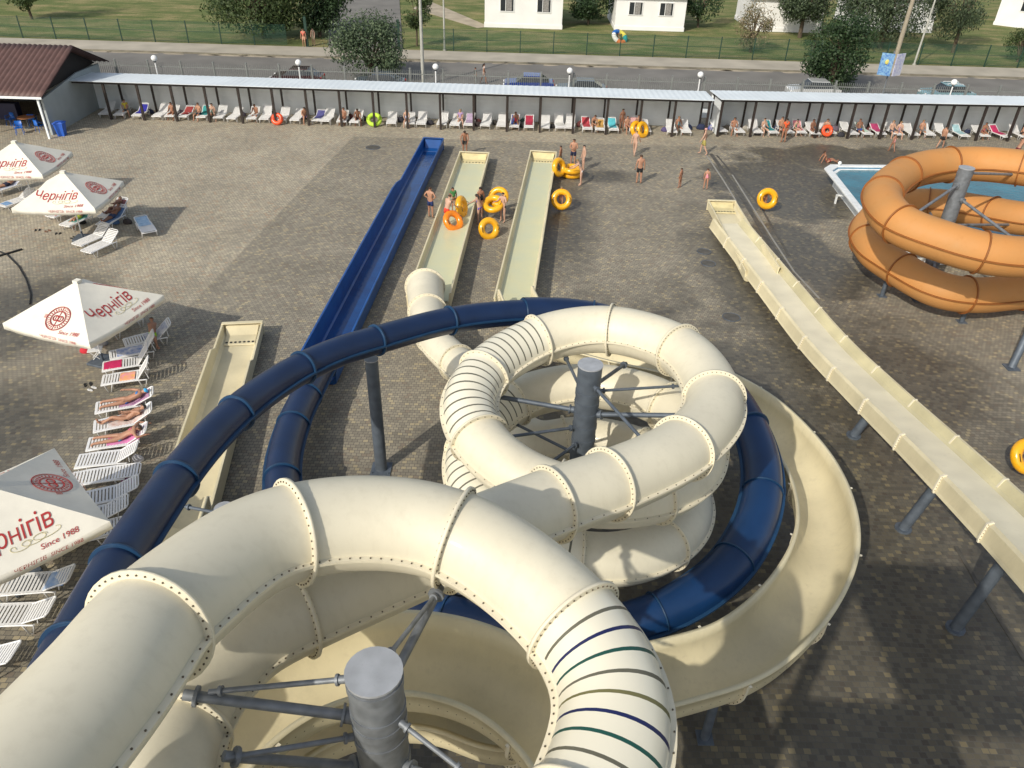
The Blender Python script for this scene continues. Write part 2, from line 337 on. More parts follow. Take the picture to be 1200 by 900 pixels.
# ------------------------------------------------------------------ ground and road
def sheet(name,poly,z,m,kind='structure'):
    me=bpy.data.meshes.new(name); me.from_pydata([(p[0],p[1],z) for p in poly],[],[tuple(range(len(poly)))]); me.materials.append(m)
    o=bpy.data.objects.new(name,me); COL.objects.link(o); o['kind']=kind; return o
sheet('ground',[(-400,-200),(400,-200),(400,600),(-400,600)],-.02,M['grass'])
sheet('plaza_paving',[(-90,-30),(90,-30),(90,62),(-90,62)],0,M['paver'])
sheet('road',[(-200,62.004),(200,62.004),(200,79.2),(-200,79.2)],-.012,M['asphalt'])
mb=MB(); mb.box((0,79.3,.05),(400,.2,.14)); struct(mb.build('kerb',M['kerb'],bevel=.02))
sheet('pavement',[(-200,79.4),(200,79.4),(200,83.7),(-200,83.7)],.09,M['walk'])
mb=MB(); 
for i in range(60):
    x=-75+i*2.6+random.uniform(-.6,.6); n=10; rx=random.uniform(.8,2.2); ry=random.uniform(.12,.4)
    mb.prism([(x+rx*math.cos(a)*random.uniform(.7,1.1),78.9+ry*math.sin(a)*random.uniform(.6,1.2)) for a in [2*math.pi*k/n for k in range(n)]],-.01,.0)
struct(mb.build('verge',M['sand']))
mb=MB(); mb.prism([un(385,58).xy,un(472,58).xy,un(466,-30).xy,un(385,-30).xy],-.01,.05); struct(mb.build('driveway',M['asphalt']))
mb=MB(); mb.prism([un(484,10).xy,un(500,0).xy,un(573,31).xy,un(560,33).xy],-.01,.02); struct(mb.build('lawn_path',M['sand']))
# ------------------------------------------------------------------ slide paths
def catmull(P,step=.08,smooth=3):
    P=[Vector(p) for p in P]; out=[]
    Q=[P[0]*2-P[1]]+P+[P[-1]*2-P[-2]]
    for i in range(1,len(Q)-2):
        p0,p1,p2,p3=Q[i-1:i+3]; n=max(2,int((p2-p1).length/step))
        for k in range(n):
            t=k/n; out.append(.5*((2*p1)+(p2-p0)*t+(2*p0-5*p1+4*p2-p3)*t*t+(3*p1-p0-3*p2+p3)*t**3))
    out.append(P[-1])
    for _ in range(smooth):
        out=[out[0]]+[(out[i-1]+out[i]*2+out[i+1])/4 for i in range(1,len(out)-1)]+[out[-1]]
    # resample evenly
    L=[0]
    for i in range(1,len(out)): L.append(L[-1]+(out[i]-out[i-1]).length)
    n=int(L[-1]/step); res=[];j=0
    for k in range(n+1):
        s=L[-1]*k/n
        while j<len(L)-2 and L[j+1]<s: j+=1
        u=(s-L[j])/max(1e-9,L[j+1]-L[j]); res.append(out[j].lerp(out[j+1],u))
    return res
class Path:
    def __init__(s,P,step=.08,smooth=6):
        s.p=catmull(P,step,smooth); s.step=(s.p[1]-s.p[0]).length; s.n=len(s.p)
        for _ in range(30):
            s.p=[s.p[0]]+[(s.p[i-1]+s.p[i]*2+s.p[i+1])/4 for i in range(1,s.n-1)]+[s.p[-1]]
    def at(s,d):
        x=min(max(d/s.step,0),s.n-1.001); i=int(x); return s.p[i].lerp(s.p[i+1],x-i)
    def frame(s,d):
        a=s.at(d-.12) if d>.12 else s.at(0); b=s.at(d+.12)
        t=(b-a).normalized(); side=t.cross(Vector((0,0,1))).normalized(); up=side.cross(t).normalized(); return s.at(d),t,side,up
    @property
    def L(s): return (s.n-1)*s.step
    def nearest(s,px,py,lo=0,hi=1e9):
        best=None
        for i,p in enumerate(s.p):
            d=i*s.step
            if d<lo or d>hi: continue
            c=RM.transposed()@(p-Vector((0,0,H))); 
            if c.z>-.5: continue
            q=(600+FPX*c.x/-c.z,450-FPX*c.y/-c.z); e=(q[0]-px)**2+(q[1]-py)**2
            if best is None or e<best[0]: best=(e,d)
        return best[1]
def bolt_at(mb,p,n,r=.0115,h=.012,mi=2):
    n=n.normalized(); a=n.orthogonal().normalized(); b=n.cross(a)
    V=[p+(a*math.cos(t)+b*math.sin(t))*r for t in [2*math.pi*k/5 for k in range(5)]]
    mb.add(V+[v+n*h for v in V],[(0,1,6,5),(1,2,7,6),(2,3,8,7),(3,4,9,8),(4,0,5,9),(5,6,7,8,9)],mi)
def tube_section(path,d0,d1,r,name,mats,parent,bands=None,seam=True,n=36,bolts=True,bstep=.17,r1=None):
    """closed tube shell between two joints; mats=[shell, lip, bolt, band...]; bands=list of band material slots"""
    mb=MB(); L=d1-d0
    st=[(0,0)]
    if bands:
        pitch=.245; bw=.044; k=int((L-.16)/pitch); off=(L-(k-1)*pitch)/2; ev=[]
        for i in range(k): ev.append((off+i*pitch-bw/2,off+i*pitch+bw/2,3+bands[i%len(bands)]))
        ds=[0];ms=[]
        for a,b,mi in ev: ds+= [a,b]; ms+=[0,mi]
        ds.append(L); ms.append(0)
    else:
        k=max(2,int(L/.14)); ds=[L*i/k for i in range(k+1)]; ms=[0]*k
    rings=[]
    for d in ds:
        p,t,s,u=path.frame(d0+d); rr=r+((r1 or r)-r)*d/L; rings.append([p+(s*math.cos(a)+u*math.sin(a))*rr for a in [2*math.pi*j/n for j in range(n)]])
    # shell, bands only on the upper half
    b=len(mb.v); mb.v.extend([tuple(q) for rg in rings for q in rg])
    for i in range(len(rings)-1):
        for j in range(n):
            a=i*n+j;c=i*n+(j+1)%n
            mb.f.append((b+a,b+c,b+c+n,b+a+n)); mb.sm.append(True)
            mb.m.append(ms[i] if 1<=j<n//2-1 else 0)
    if seam and not r1:
        w=.075; h=.022
        for sg in(-1,1):
            rg=[]
            k=max(2,int(L/.14))
            for i in range(k+1):
                p,t,s,u=path.frame(d0+L*i/k); s=s*sg
                rg.append([p+s*(r-.02)+u*h,p+s*(r+w)+u*h,p+s*(r+w)-u*h,p+s*(r-.02)-u*h])
            mb.loft(rg,1,True,False,True)
            if bolts:
                k=int(L/bstep)
                for i in range(k):
                    p,t,s,u=path.frame(d0+(i+.5)*L/k); s=s*sg; bolt_at(mb,p+s*(r+w*.55)+u*h,u)
    return mb.build(name,mats,parent)
def flange(path,d,r,mats,parent,w=.085,th=.05,n=36,bolts=True,nb=40,up_only=False,name='flange'):
    mb=MB(); p,t,s,u=path.frame(d)
    def rg(off,rr): return [p+t*off+(s*math.cos(a)+u*math.sin(a))*rr for a in [2*math.pi*j/n for j in range(n)]]
    mb.loft([rg(-th/2,r-.01),rg(-th/2,r+w),rg(th/2,r+w),rg(th/2,r-.01)],0,True,False)
    for i in range(len(mb.sm)): 
        if n<=i<2*n: mb.sm[i]=True
    if bolts:
        for k in range(nb):
            a=2*math.pi*(k+.5)/nb; q=p+(s*math.cos(a)+u*math.sin(a))*(r+w*.5)
            bolt_at(mb,q+t*(th/2),t,mi=1); bolt_at(mb,q-t*(th/2),-t,mi=1)
    return mb.build(name,mats,parent)
def flume_profile(r,hl,hr,lip=.1,th=.045,n=16):
    """open half-pipe: list of (side,up), outer lip of the left wall -> bottom -> right wall -> back along the outside"""
    ins=[(-r-lip,hl),(-r,hl)]+[(-r*math.cos(a),-r*math.sin(a)) for a in [math.pi*k/n for k in range(n+1)]]+[(r,hr),(r+lip,hr)]
    out=[(r+lip,hr-th),(r+th,hr-th)]+[((r+th)*math.cos(a),-(r+th)*math.sin(a)) for a in [math.pi*k/n for k in range(n+1)]]+[(-r-th,hl-th),(-r-lip,hl-th)]
    return ins+out
def flume_section(path,d0,d1,prof,name,mats,parent,joint=True,rr=.7):
    mb=MB(); L=d1-d0;k=max(2,int(L/.14)); rings=[]
    for i in range(k+1):
        p,t,s,u=path.frame(d0+L*i/k); pr=prof(d0+L*i/k) if callable(prof) else prof
        rings.append([p+s*a+u*b for a,b in pr])
    mb.loft(rings,0,True,True,True)
    n=len(rings[0])
    if joint:
        p,t,s,u=path.frame(d1); pr=prof(d1) if callable(prof) else prof; h=len(pr)//2
        o=[p+s*a+u*b for a,b in pr[h:]]; c=p
        big=[c+(q-c)*(1+.07/max(.3,(q-c).length)) for q in o]
        mb.loft([[q-t*.03 for q in o],[q-t*.03 for q in big],[q+t*.03 for q in big],[q+t*.03 for q in o]],1,False,False)
        for q0,q1 in zip(o[2:-2],big[2:-2]):
            bolt_at(mb,(q0+q1)/2+t*.03,t); bolt_at(mb,(q0+q1)/2-t*.03,-t)
    k=int(L/.2)
    for i in range(k):
        p,t,s,u=path.frame(d0+(i+.5)*L/k); pr=prof(d0) if callable(prof) else prof
        r_=abs(pr[2][0])
        for sg in(-1,1): bolt_at(mb,p+s*sg*(r_+.035),s*sg)
    return mb.build(name,mats,parent)
def box_trough(name,mats,parent,A,B,wid,z,wallL,wallR,fl=.25,flare=.07,th=.05,water=None):
    """straight run of an open runout from A to B (xy), walls may be callables of 0..1"""
    A=Vector((*A,0));B=Vector((*B,0)); t=(B-A).normalized(); s=t.cross(Vector((0,0,1))); mb=MB(); rings=[]
    K=24
    for i in range(K+1):
        f=i/K; p=A.lerp(B,f); zl=wallL(f); zr=wallR(f); zf=fl(f) if callable(fl) else fl; zz=z(f) if callable(z) else z; w=wid/2
        pr=[(-w-th,zl-.04),(-w-th,zl),(-w+.03,zl),(-w+flare,zf+.12),(-w+flare+.12,zf),(w-flare-.12,zf),(w-flare,zf+.12),(w-.03,zr),(w+th,zr),(w+th,zr-.04),(w+.02,zr-.07),(w+.0,.12),(w-.12,.05),(-w+.12,.05),(-w-.0,.12),(-w-.02,zl-.07)]
        rings.append([p+s*a+Vector((0,0,zz+b)) for a,b in pr])
    mb.loft(rings,0,True,False,True); return mb.build(name,mats,parent,bevel=.012),t,s
def runout(parent,near,far,wid,cols,wetm,seatm=None,*,stepL=None,stepR=None,hl=.62,hh=.85,holes=True,endh=.8,water=True,fl=.25):
    near=Vector(near[:2]);far=Vector(far[:2])
    def wall(step):
        if step is None: return lambda f:hl
        return lambda f: hh-(hh-hl)*min(1,max(0,(f-step)/.025))
    o,t,s=box_trough('trough',cols,parent,near,far,wid,0,wall(stepL),wall(stepR),fl)
    F=Vector((*far,0)); mb=MB(); w=wid/2
    # end wall with sloping backrest and shelf
    B=Matrix(((s.x,t.x,0,F.x),(s.y,t.y,0,F.y),(s.z,t.z,1,0),(0,0,0,1)))
    mb.box((0,.03,hl/2+.02),(wid+.06,.09,hl-.02),M=B)
    mb.box((0,-.02,hl+.012),(wid+.09,.2,.03),M=B)
    mb.add([(-w+.09,-.04,hl-.1),(w-.09,-.04,hl-.1),(w-.15,-.45,fl+.05),(-w+.15,-.45,fl+.05),(w-.15,-.75,fl+.045),(-w+.15,-.75,fl+.045)],[(3,2,1,0),(5,4,2,3)],0,True,M=B)
    mb.build('end_wall',cols,parent,bevel=.015)
    mb=MB(); mb.add([(-w+.12,-.09,hl-.08),(w-.12,-.09,hl-.08),(w-.17,-.47,fl+.075),(-w+.17,-.47,fl+.075),(w-.17,-1.15,fl+.06),(-w+.17,-1.15,fl+.06),(w-.17,-1.17,fl+.02),(-w+.17,-1.17,fl+.02)],[(3,2,1,0),(5,4,2,3),(7,6,4,5)],0,False,M=B); mb.build('seat_ramp',seatm or cols,parent)
    mb=MB()
    if holes:
        for k in range(7):
            x=-w*.66+k*w*.22; mb=MB(); mb.prism([(x+.055*math.cos(a),-1.0+.06*math.sin(a)) for a in [2*math.pi*j/8 for j in range(8)]],fl+.055,fl+.072,M=B); mb.build('drain_hole',M['rub'],parent)
    if water:
        p0=near+(far-near)*.02; p1=far-(far-near).normalized()*1.17
        mb=MB(); V=[];F2=[];K=60;J=8
        for i in range(K+1):
            q=p0.lerp(p1,i/K)
            for j in range(J+1):
                a=(-1+2*j/J)*(w-.115); V.append((q.x+s.x*a,q.y+s.y*a,fl+.05))
        for i in range(K):
            for j in range(J):
                a=i*(J+1)+j; F2.append((a,a+1,a+J+2,a+J+1))
        mb.add(V,F2,0,True); o=mb.build('water_film',wetm,parent)
    # feet
    Ln=(far-near).length
    for k in range(int(Ln/3)+1):
        q=near.lerp(far,min(1,k*3/Ln+.02)); mb=MB()
        mb.box((q.x,q.y,.09),(wid*.8,.12,.2),rz=math.atan2(s.y,s.x)); mb.build('foot',M['steeld'],parent)
def helix(c,r,a0,a1,z0,z1,step=15,squash=1):
    n=max(2,int(abs(a1-a0)/step)); return [Vector((c[0]+r*math.cos(R_(a0+(a1-a0)*i/n)),c[1]+r*math.sin(R_(a0+(a1-a0)*i/n)),z0+(z1-z0)*i/n)) for i in range(n+1)]
U=lambda L:[un(*p) for p in L]
TR=.62
# ---------------- cream closed tube slide (ring in front, then the coil, then its runout)
C1=(-1.35,5.05); C2=(1.78,14.9)
RINGP=U([(118,812,9.6),(160,748,9.45),(215,700,9.3),(290,643,9.05),(350,621,8.9),(430,611,8.75),(515,621,8.62),(580,652,8.5),(643,702,8.4),(690,752,8.32),(724,832,8.22)])
ring=[Vector((-6.0,-3.2,10.6)),Vector((-4.7,.0,10.2))]+RINGP+helix(C1,2.5,-25,-225,8.1,7.4)
entry=U([(645,591,6.95),(712,568,6.8),(800,526,6.55),(838,472,6.35),(800,413,6.15),(718,386,6.0),(640,395,5.8),(575,430,5.65),(549,470,5.5)])
coil=helix(C2,2.8,200,830,5.3,2.1)
exitp=U([(592,492,1.8),(560,448,1.55),(532,422,1.38),(510,399,1.22),(501,368,1.08),(498,336,1.0)])
PA=Path(ring+entry+coil+exitp)
tA=thing('tube_slide','cream closed spiral tube slide with dark-striped sections, nearest big ring and middle coil','water slide',(0,0,0))
msA=[M['cream'],M['creamlight'],M['bolt']]; msB=[M['band_w'],M['creamlight'],M['bolt'],M['band_g'],M['band_n'],M['band_t'],M['band_o']]
J=[PA.nearest(*q,0,15) for q in ((170,735),(347,628),(530,626))]+[PA.nearest(678,733,0,17.5)]
d=J[0]; js=[0.02]
k=2.35
while d-k>0.3: d-=k; js.append(d)
js=sorted(js)+J
e0=PA.nearest(645,591,J[-1]+14,J[-1]+32)
lo=J[-1]; nn=round((e0-lo)/2.3); js+=[lo+(e0-lo)*i/nn for i in range(1,nn)]+[e0]
prev=e0
for q in ((712,568),(800,526),(836,466),(796,410),(716,386),(632,398),(568,440),(552,520)):
    x=PA.nearest(*q,prev+.6,prev+4.0); js.append(x); prev=x
cb0=js[-3]; ce=js[-1]
rest=PA.L-.02-prev; nn=round(rest/2.35); js+=[prev+rest*i/nn for i in range(1,nn+1)]
bandidx={}
for i,(a,b) in enumerate(zip(js[:-1],js[1:])):
    mid=(a+b)/2; p=PA.at(mid); bands=None
    if abs(a-J[3])<.01 : bands=[0,1,2,0,3,1,2]
    elif cb0-.05<mid<ce: bands=[0]
    elif mid>ce and p.x<C2[0]-.9 and 2.9<p.z<4.55: bands=[0]
    o=tube_section(PA,a,b,TR,'tube_section',msB if bands else msA,tA,bands,bstep=.17 if a<e0 else .22,r1=.71 if abs(a-js[-3])<.01 else None) if a<js[-2]-.01 else tube_section(PA,a,b,.71,'tube_section',msA,tA,None,bstep=.22,r1=.78)
    if bands: o['label']='pale tube section with dark bands across its top'
for a in js[1:]: flange(PA,a,.78 if a==js[-1] else .71 if a==js[-2] else TR,[M['creamlight'],M['bolt']],tA,nb=44 if a<e0+12 else 24)
# runout of the closed tube
nearA=un(502,350,.6).xy; farA=un(556,179,.62).xy
runout(tA,nearA,farA,1.85,M['creamy'],M['wslide'],M['seaty'],stepR=.62,stepL=None,hl=.66,hh=.92)
# ---------------- open cream flume with the wide loop on the right (leads to the second runout)
lower=helix(C1,3.1,150,62,4.0,3.5)
B_pts=lower+U([(640,822,3.1),(715,812,2.95),(790,795,2.8),(870,768,2.65),(935,708,2.5),(966,640,2.35),(957,575,2.2),(925,522,2.05),(875,475,1.9),(800,438,1.7),(715,418,1.45),(650,398,1.2),(617,370,1.0),(604,345,.9)])
PB=Path(B_pts)
tB=thing('flume_slide','cream open flume sweeping round the right of the coil to the middle runout','water slide')
hwall=lambda d: .16+.0*d
profB=lambda d: flume_profile(.66,.28,.34)
kB=9; LB=PB.L; nB=round(LB/2.5)
for i in range(nB): flume_section(PB,LB*i/nB,LB*(i+1)/nB,profB,'flume_section',[M['creamy'],M['creamlight'],M['bolt']],tB)
runout(tB,un(602,352,.6).xy,un(637,178,.62).xy,1.65,M['creamy'],M['wslide'],M['seaty'],stepR=.62,hl=.66,hh=.92)
# ---------------- open cream flume below the near ring (leads to the short runout on the left)
tC=thing('flume_slide','cream open flume curling under the near ring to the left-hand dry runout','water slide')
C_pts=helix(C1,3.0,200,-170,5.5,3.1)+[Vector((-5.3,7.2,2.7)),Vector((-6.7,9.3,2.2)),Vector((-7.9,11.6,1.7)),Vector((-8.7,13.8,1.25)),Vector((-9.1,15.6,.95))]
PC=Path(C_pts); profC=lambda d: flume_profile(.68,.45,.3)
nC=round(PC.L/2.6)
for i in range(nC): flume_section(PC,PC.L*i/nC,PC.L*(i+1)/nC,profC,'flume_section',[M['creamy'],M['creamlight'],M['bolt']],tC)
nC0=Vector((-9.05,15.3)); fC0=un(284,378,.62).xy
runout(tC,nC0,fC0,1.5,M['creamy'],M['wslide'],stepR=.72,stepL=.8,hl=.62,hh=.85,water=False)
# ---------------- blue slide
tD=thing('tube_slide','dark blue tube slide looping round the cream coil to the long blue runout','water slide')
D_pts=[Vector((-8.2,-.5,7.9))]+U([(15,885,6.9),(62,802,6.6),(98,737,6.35),(137,665,6.1),(177,605,5.85),(207,562,5.65),(240,521,5.5),(277,484,5.35),(315,455,5.15),(354,431,5.0),(400,411,4.85),(440,399,4.7),(530,375,4.4),(620,366,4.1),(700,372,3.85),(780,402,3.6),(845,450,3.35),(885,515,3.1),(893,585,2.85),(862,655,2.6),(800,706,2.35),(710,738,2.1),(610,738,1.85),(520,722,1.65),(440,700,1.45),(375,658,1.25),(338,605,1.1),(331,550,1.0),(343,499,.92),(360,462,.88),(377,430,.86)])
PD=Path(D_pts); RB=.45
msD=[M['blue'],M['bluelip'],M['bluelip']]; msE=[M['bluein'],M['bluelip'],M['bluelip']]
dj=[PD.nearest(*q) for q in ((137,665),(207,562),(277,484),(354,431),(440,399),(528,375),(614,366))]
L0=dj[0]-1.9; jd=[.02]+[x for x in (L0-2.7,L0) if x>.4]+dj
dop=PD.nearest(880,500); nn=round((dop-dj[-1])/2.6); jd+=[dj[-1]+(dop-dj[-1])*i/nn for i in range(1,nn+1)]
dcl=PD.nearest(352,640)
jd+= [dop+(dcl-dop)*i/7 for i in range(1,8)]
dend=PD.L-.02; jd+=[PD.nearest(331,560),PD.nearest(343,497),PD.nearest(359,464),dend]
rb=lambda d: .41 if d<dj[-1]+.1 else .49
for a,b in zip(jd[:-1],jd[1:]):
    tube_section(PD,a,b,rb((a+b)/2),'tube_section',msE if dop-.01<=a<dcl-.01 else msD,tD,bstep=.4,n=28,bolts=False)
for a in jd[1:]: flange(PD,a,rb(a-.2),[M['bluelip'],M['bluelip']],tD,w=.035 if dop+.1<a<dcl-.1 else .055,th=.03 if dop+.1<a<dcl-.1 else .06,n=28,bolts=False)
nD=PD.p[-1]; runout(tD,(nD.x-.2,nD.y+.1),un(508,165,.62).xy,1.3,M["bluerun"],M['wblue'],stepL=.66,hl=.8,hh=1.15,holes=False,fl=.2)
# ---------------- long straight slide on the right
tE=thing('straight_slide','long straight cream slide running down from the lower right corner','water slide')
E_pts=U([(853,262,.42),(877,292,.45),(909,332,.55),(967,403,.8),(1027,463,1.25),(1097,529,2.0),(1176,606,2.8),(1251,682,3.6),(1346,780,4.5)])
E_pts.append(E_pts[-1]+(E_pts[-1]-E_pts[-2])*1.0)
PE=Path(E_pts)
def profE(d):
    hl=.3; w=.76; th=.04
    ins=[(-w-.24,-.2),(-w-.2,-.12),(-w-.12,hl-.06),(-w-.03,hl),(-w+.06,.06),(-w+.15,0),(w-.24,0),(w-.14,.06),(w,hl),(w+.08,hl)]
    out=[(w+.08,hl-th),(w+.03,hl-th),(w-.1,.0),(w-.24,-th-.02),(-w+.15,-th-.02),(-w-.0,-th+.02),(-w-.08,hl-.12),(-w-.14,-.1),(-w-.2,-.2),(-w-.22,-.21)]
    return ins+out
nE=round(PE.L/2.6)
for i in range(nE):
    d0,d1=PE.L*i/nE,PE.L*(i+1)/nE
    mb=MB(); k=16; rg=[]
    for j in range(k+1):
        p,t,s,u=PE.frame(d0+(d1-d0)*j/k); rg.append([p-s*a+u*b for a,b in profE(0)])
    b0=len(mb.f); mb.loft(rg,0,True,False,True)
    npf=len(rg[0])
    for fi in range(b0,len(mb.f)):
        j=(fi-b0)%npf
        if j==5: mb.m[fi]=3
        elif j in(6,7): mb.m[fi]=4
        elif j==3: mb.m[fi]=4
    p,t,s,u=PE.frame(d1); q=[(-1.02,-.24),(-1.03,-.14),(-.93,.27),(-.78,.34),(-.76,.3),(-.87,.22),(-.95,-.12),(-.96,-.24)]
    if i<nE-1: mb.loft([[p-s*a+u*b-t*.035 for a,b in q],[p-s*a+u*b+t*.035 for a,b in q]],1,True,False,True)
    q=[(.74,.31),(.86,.32),(.80,.05),(.58,-.12),(.53,-.08)]
    if i<nE-1: mb.loft([[p-s*a+u*b-t*.035 for a,b in q],[p-s*a+u*b+t*.035 for a,b in q]],1,True,False,True)
    for j in range(6): bolt_at(mb,p-s*(-.995+.02*j)+u*(-.14+.08*j)+t*.04,t)
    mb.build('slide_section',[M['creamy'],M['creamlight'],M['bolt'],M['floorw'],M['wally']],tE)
runout(tE,un(893,318,.6).xy,un(846,235,.62).xy,1.5,M['creamy'],M['creamy'],M['seaty'],stepR=.3,hl=.62,hh=.85,water=False,fl=.3)
mb=MB()
for (a,b,c,dd) in ((880,288,888,300),(888,298,905,322)): 
    mb.tube([un(a,b,.36),un(c,dd,.36)],.015,5)
mb.build('handrail',M['steeld'],tE)
mb=MB(); q=un(876,308,.335); mb.box((q.x,q.y,.345),(.4,.5,.02),rz=-.3); mb.build('mat_patch',mat('navy_patch',(.03,.06,.2),.6),tE)
# ---------------- orange spiral
tF=thing('tube_slide','orange double-loop spiral tube slide standing over the blue pool','water slide')
F_pts=U([(1330,232,5.9),(1290,212,5.6),(1200,197,5.4),(1130,192,5.2),(1068,201,5.1),(1034,228,5.0),(1050,260,4.9),(1098,281,4.7),(1165,299,4.5),(1230,300,4.3),(1280,285,4.0),(1290,265,3.6),(1250,260,3.3),(1195,256,3.0)])+U([(1145,247,2.7),(1090,239,2.4),(1042,244,2.1),(1016,268,1.8),(1022,292,1.68),(1043,308,1.6),(1095,338,1.45),(1140,346,1.3),(1185,343,1.2),(1260,335,1.1)])
PF=Path(F_pts); RO=.76
nF=round(PF.L/3.0)
fj=[PF.L*i/nF for i in range(nF+1)]
for a,b in zip(fj[:-1],fj[1:]): tube_section(PF,a,b,RO,'tube_section',[M['orange'],M['orangelip'],M['orangelip']],tF,bolts=False,n=32)
for a in fj[1:-1]: flange(PF,a,RO,[M['orangelip'],M['orangelip']],tF,w=.07,th=.05,bolts=False)
# ------------------------------------------------------------------ supports
def column(name,label,x,y,top,r,arms=(),mat_='steel',cap=True,braces=(),group=None,foot=True):
    t=thing(name,label,'support column',(x,y,0),group=group)
    mb=MB(); mb.tube([(0,0,0),(0,0,top)],r,24 if r>.2 else 12); mb.build('pole',M[mat_],t)
    mb=MB(); 
    if cap: mb.tube([(0,0,top),(0,0,top+.03)],r+.012,24); mb.build('cap',mat('cap_plate',(.42,.44,.47),.55,.2,var=.1,vscale=5,stain=.35) if 'cap_plate' not in bpy.data.materials else bpy.data.materials['cap_plate'],t)
    if foot:
        mb=MB(); mb.box((0,0,.02),(r*2+.25,r*2+.25,.04)); 
        for a in(-1,1):
            for b in(-1,1): mb.tube([(a*(r+.06),b*(r+.06),.04),(a*(r+.06),b*(r+.06),.09)],.02,6)
        mb.build('base_plate',M['steeld'],t)
    if r>.25:
        for zz in sorted({round(a_[2],1) for a_ in arms})[:6]:
            mb=MB(); mb.tube([(0,0,zz-.06),(0,0,zz+.06)],r+.012,28); mb.build('clamp_band',M[mat_],t)
    for (ex,ey,z0,z1,rr) in arms:
        mb=MB(); e=Vector((ex-x,ey-y,z1)); s=Vector((e.x,e.y,0)).normalized()*r*.9+Vector((0,0,z0)); mb.tube([s,e],rr,12)
        mb.tube([s,s+(e-s).normalized()*.12],rr*1.5,10); mb.tube([s+(e-s).normalized()*.12,s+(e-s).normalized()*.15],rr*2.1,10); mb.tube([e-(e-s).normalized()*.16,e-(e-s).normalized()*.12],rr*1.9,10)
        bolt_at(mb,s+(e-s).normalized()*.14,Vector((0,0,1)),.02,.06,0)
        mb.build('arm',M[mat_],t)
    return t
def onpath(P,px,py,lo=0,hi=1e9): return P.at(P.nearest(px,py,lo,hi))
x0,y0=-1.42,5.18; TOPZ=8.62
def ringpt(a,r=2.1): return (C1[0]+r*math.cos(R_(a)),C1[1]+r*math.sin(R_(a)))
arms=[]
for px,py,z1,z0,rr in ((215,814,8.2,7.8,.062),(245,811,8.2,8.5,.032),(516,688,8.0,8.0,.06),(513,694,8.0,8.5,.03),(262,889,7.9,7.55,.032),(262,886,7.9,6.9,.06),(548,908,7.7,7.95,.03),(560,930,7.3,7.0,.05)):
    p=un(px,py,z1); arms.append((p.x,p.y,z0,z1,rr))
column('support_column','thick grey steel column with round cap inside the nearest cream ring',x0,y0,TOPZ,.31,arms)
x1,y1=1.82,15.15; arms=[]
for a,z0,z1,rr in ((160,5.0,5.0,.06),(200,4.6,4.9,.04),(-15,5.0,5.6,.06),(15,5.6,5.6,.035),(60,5.6,5.3,.05),(75,3.6,3.7,.04),(-60,5.9,5.8,.04),(20,3.6,3.9,.05),(140,3.6,3.7,.04),(-130,4.2,4.4,.04),(100,5.3,5.3,.04)):
    arms.append((C2[0]+2.35*math.cos(R_(a)),C2[1]+2.35*math.sin(R_(a)),z0,z1,rr))
column('support_column','dark steel column with flat cap in the middle of the cream coil',x1,y1,6.35,.29,arms,mat_='steeld')
# cone brace plate on that column
q=PD.at(PD.nearest(441,402)); column('support_pole','slim grey pole carrying the blue tube, left of the cream coil',-4.06,18.6,4.12,.19,(),mat_='steeld',cap=True)
ro=(20.6,31.6); arms=[]
for (px,py,lo,hi) in ((1050,260,0,.4),(1230,300,.2,.55),(1200,197,0,.3),(1090,239,.5,.8),(1195,256,.4,.7),(1095,338,.7,1)):
    p=onpath(PF,px,py,lo*PF.L,hi*PF.L); arms.append((p.x,p.y,min(5.8,p.z+.5),p.z-.3,.06))
oz=5.95; op=un(1133,197,6.05)
column('support_column','grey steel column rising through the orange spiral slide',op.x,op.y,6.05,.3,[(a[0],a[1],a[2],a[3],a[4]) for a in arms])
pw=un(262,596,3.6)
column('support_column','low dark column with round cap beside the left-hand cream flume',pw.x,pw.y,3.6,.2,[(pw.x-1.1,pw.y+.35,3.4,3.3,.04),(pw.x-.8,pw.y-.6,3.3,3.1,.03)],mat_='steeld')
q=un(538,728,1.2); column('support_column','dark column standing on the paving behind the nearest ring',q.x,q.y+.4,4.2,.2,[],mat_='steeld')
for k,(px,py,lab) in enumerate(((1000,511,'short grey pole under the upper straight slide'),(1058,620,'leaning grey pole under the middle of the straight slide'),(1119,737,'tallest dark pole under the straight slide, lower right'))):
    b=un(px,py,0); d=min((PE.at(i*.1) for i in range(int(PE.L*10))),key=lambda v:abs(v.y-b.y)+.6*abs(v.x-b.x)); 
    t=thing('support_pole',lab,'support pole',(b.x,b.y,0)); mb=MB(); e=Vector((d.x-b.x-.3,d.y-b.y,d.z-.1)); mb.tube([(0,0,.03),e],.15,12); mb.build('pole',M['steeld'],t)
    mb=MB(); mb.tube([(0,0,0),(0,0,.06)],.24,12); mb.build('base_plate',M['steeld'],t)
    mb=MB(); mb.box((e.x+.35,e.y,e.z),(1.3,.12,.1)); mb.build('crossbar',M['steeld'],t)
b=un(1185,431,0); t=thing('support_pole','slanting grey steel pole right of the straight slide, below the orange slide','support pole',(b.x,b.y,0)); mb=MB(); mb.tube([(0,0,0),(1.4,1.7,4.2)],.15,12); mb.build('pole',M['steeld'],t); mb=MB(); mb.box((0,0,.02),(.5,.5,.04)); mb.build('base_plate',M['steeld'],t)
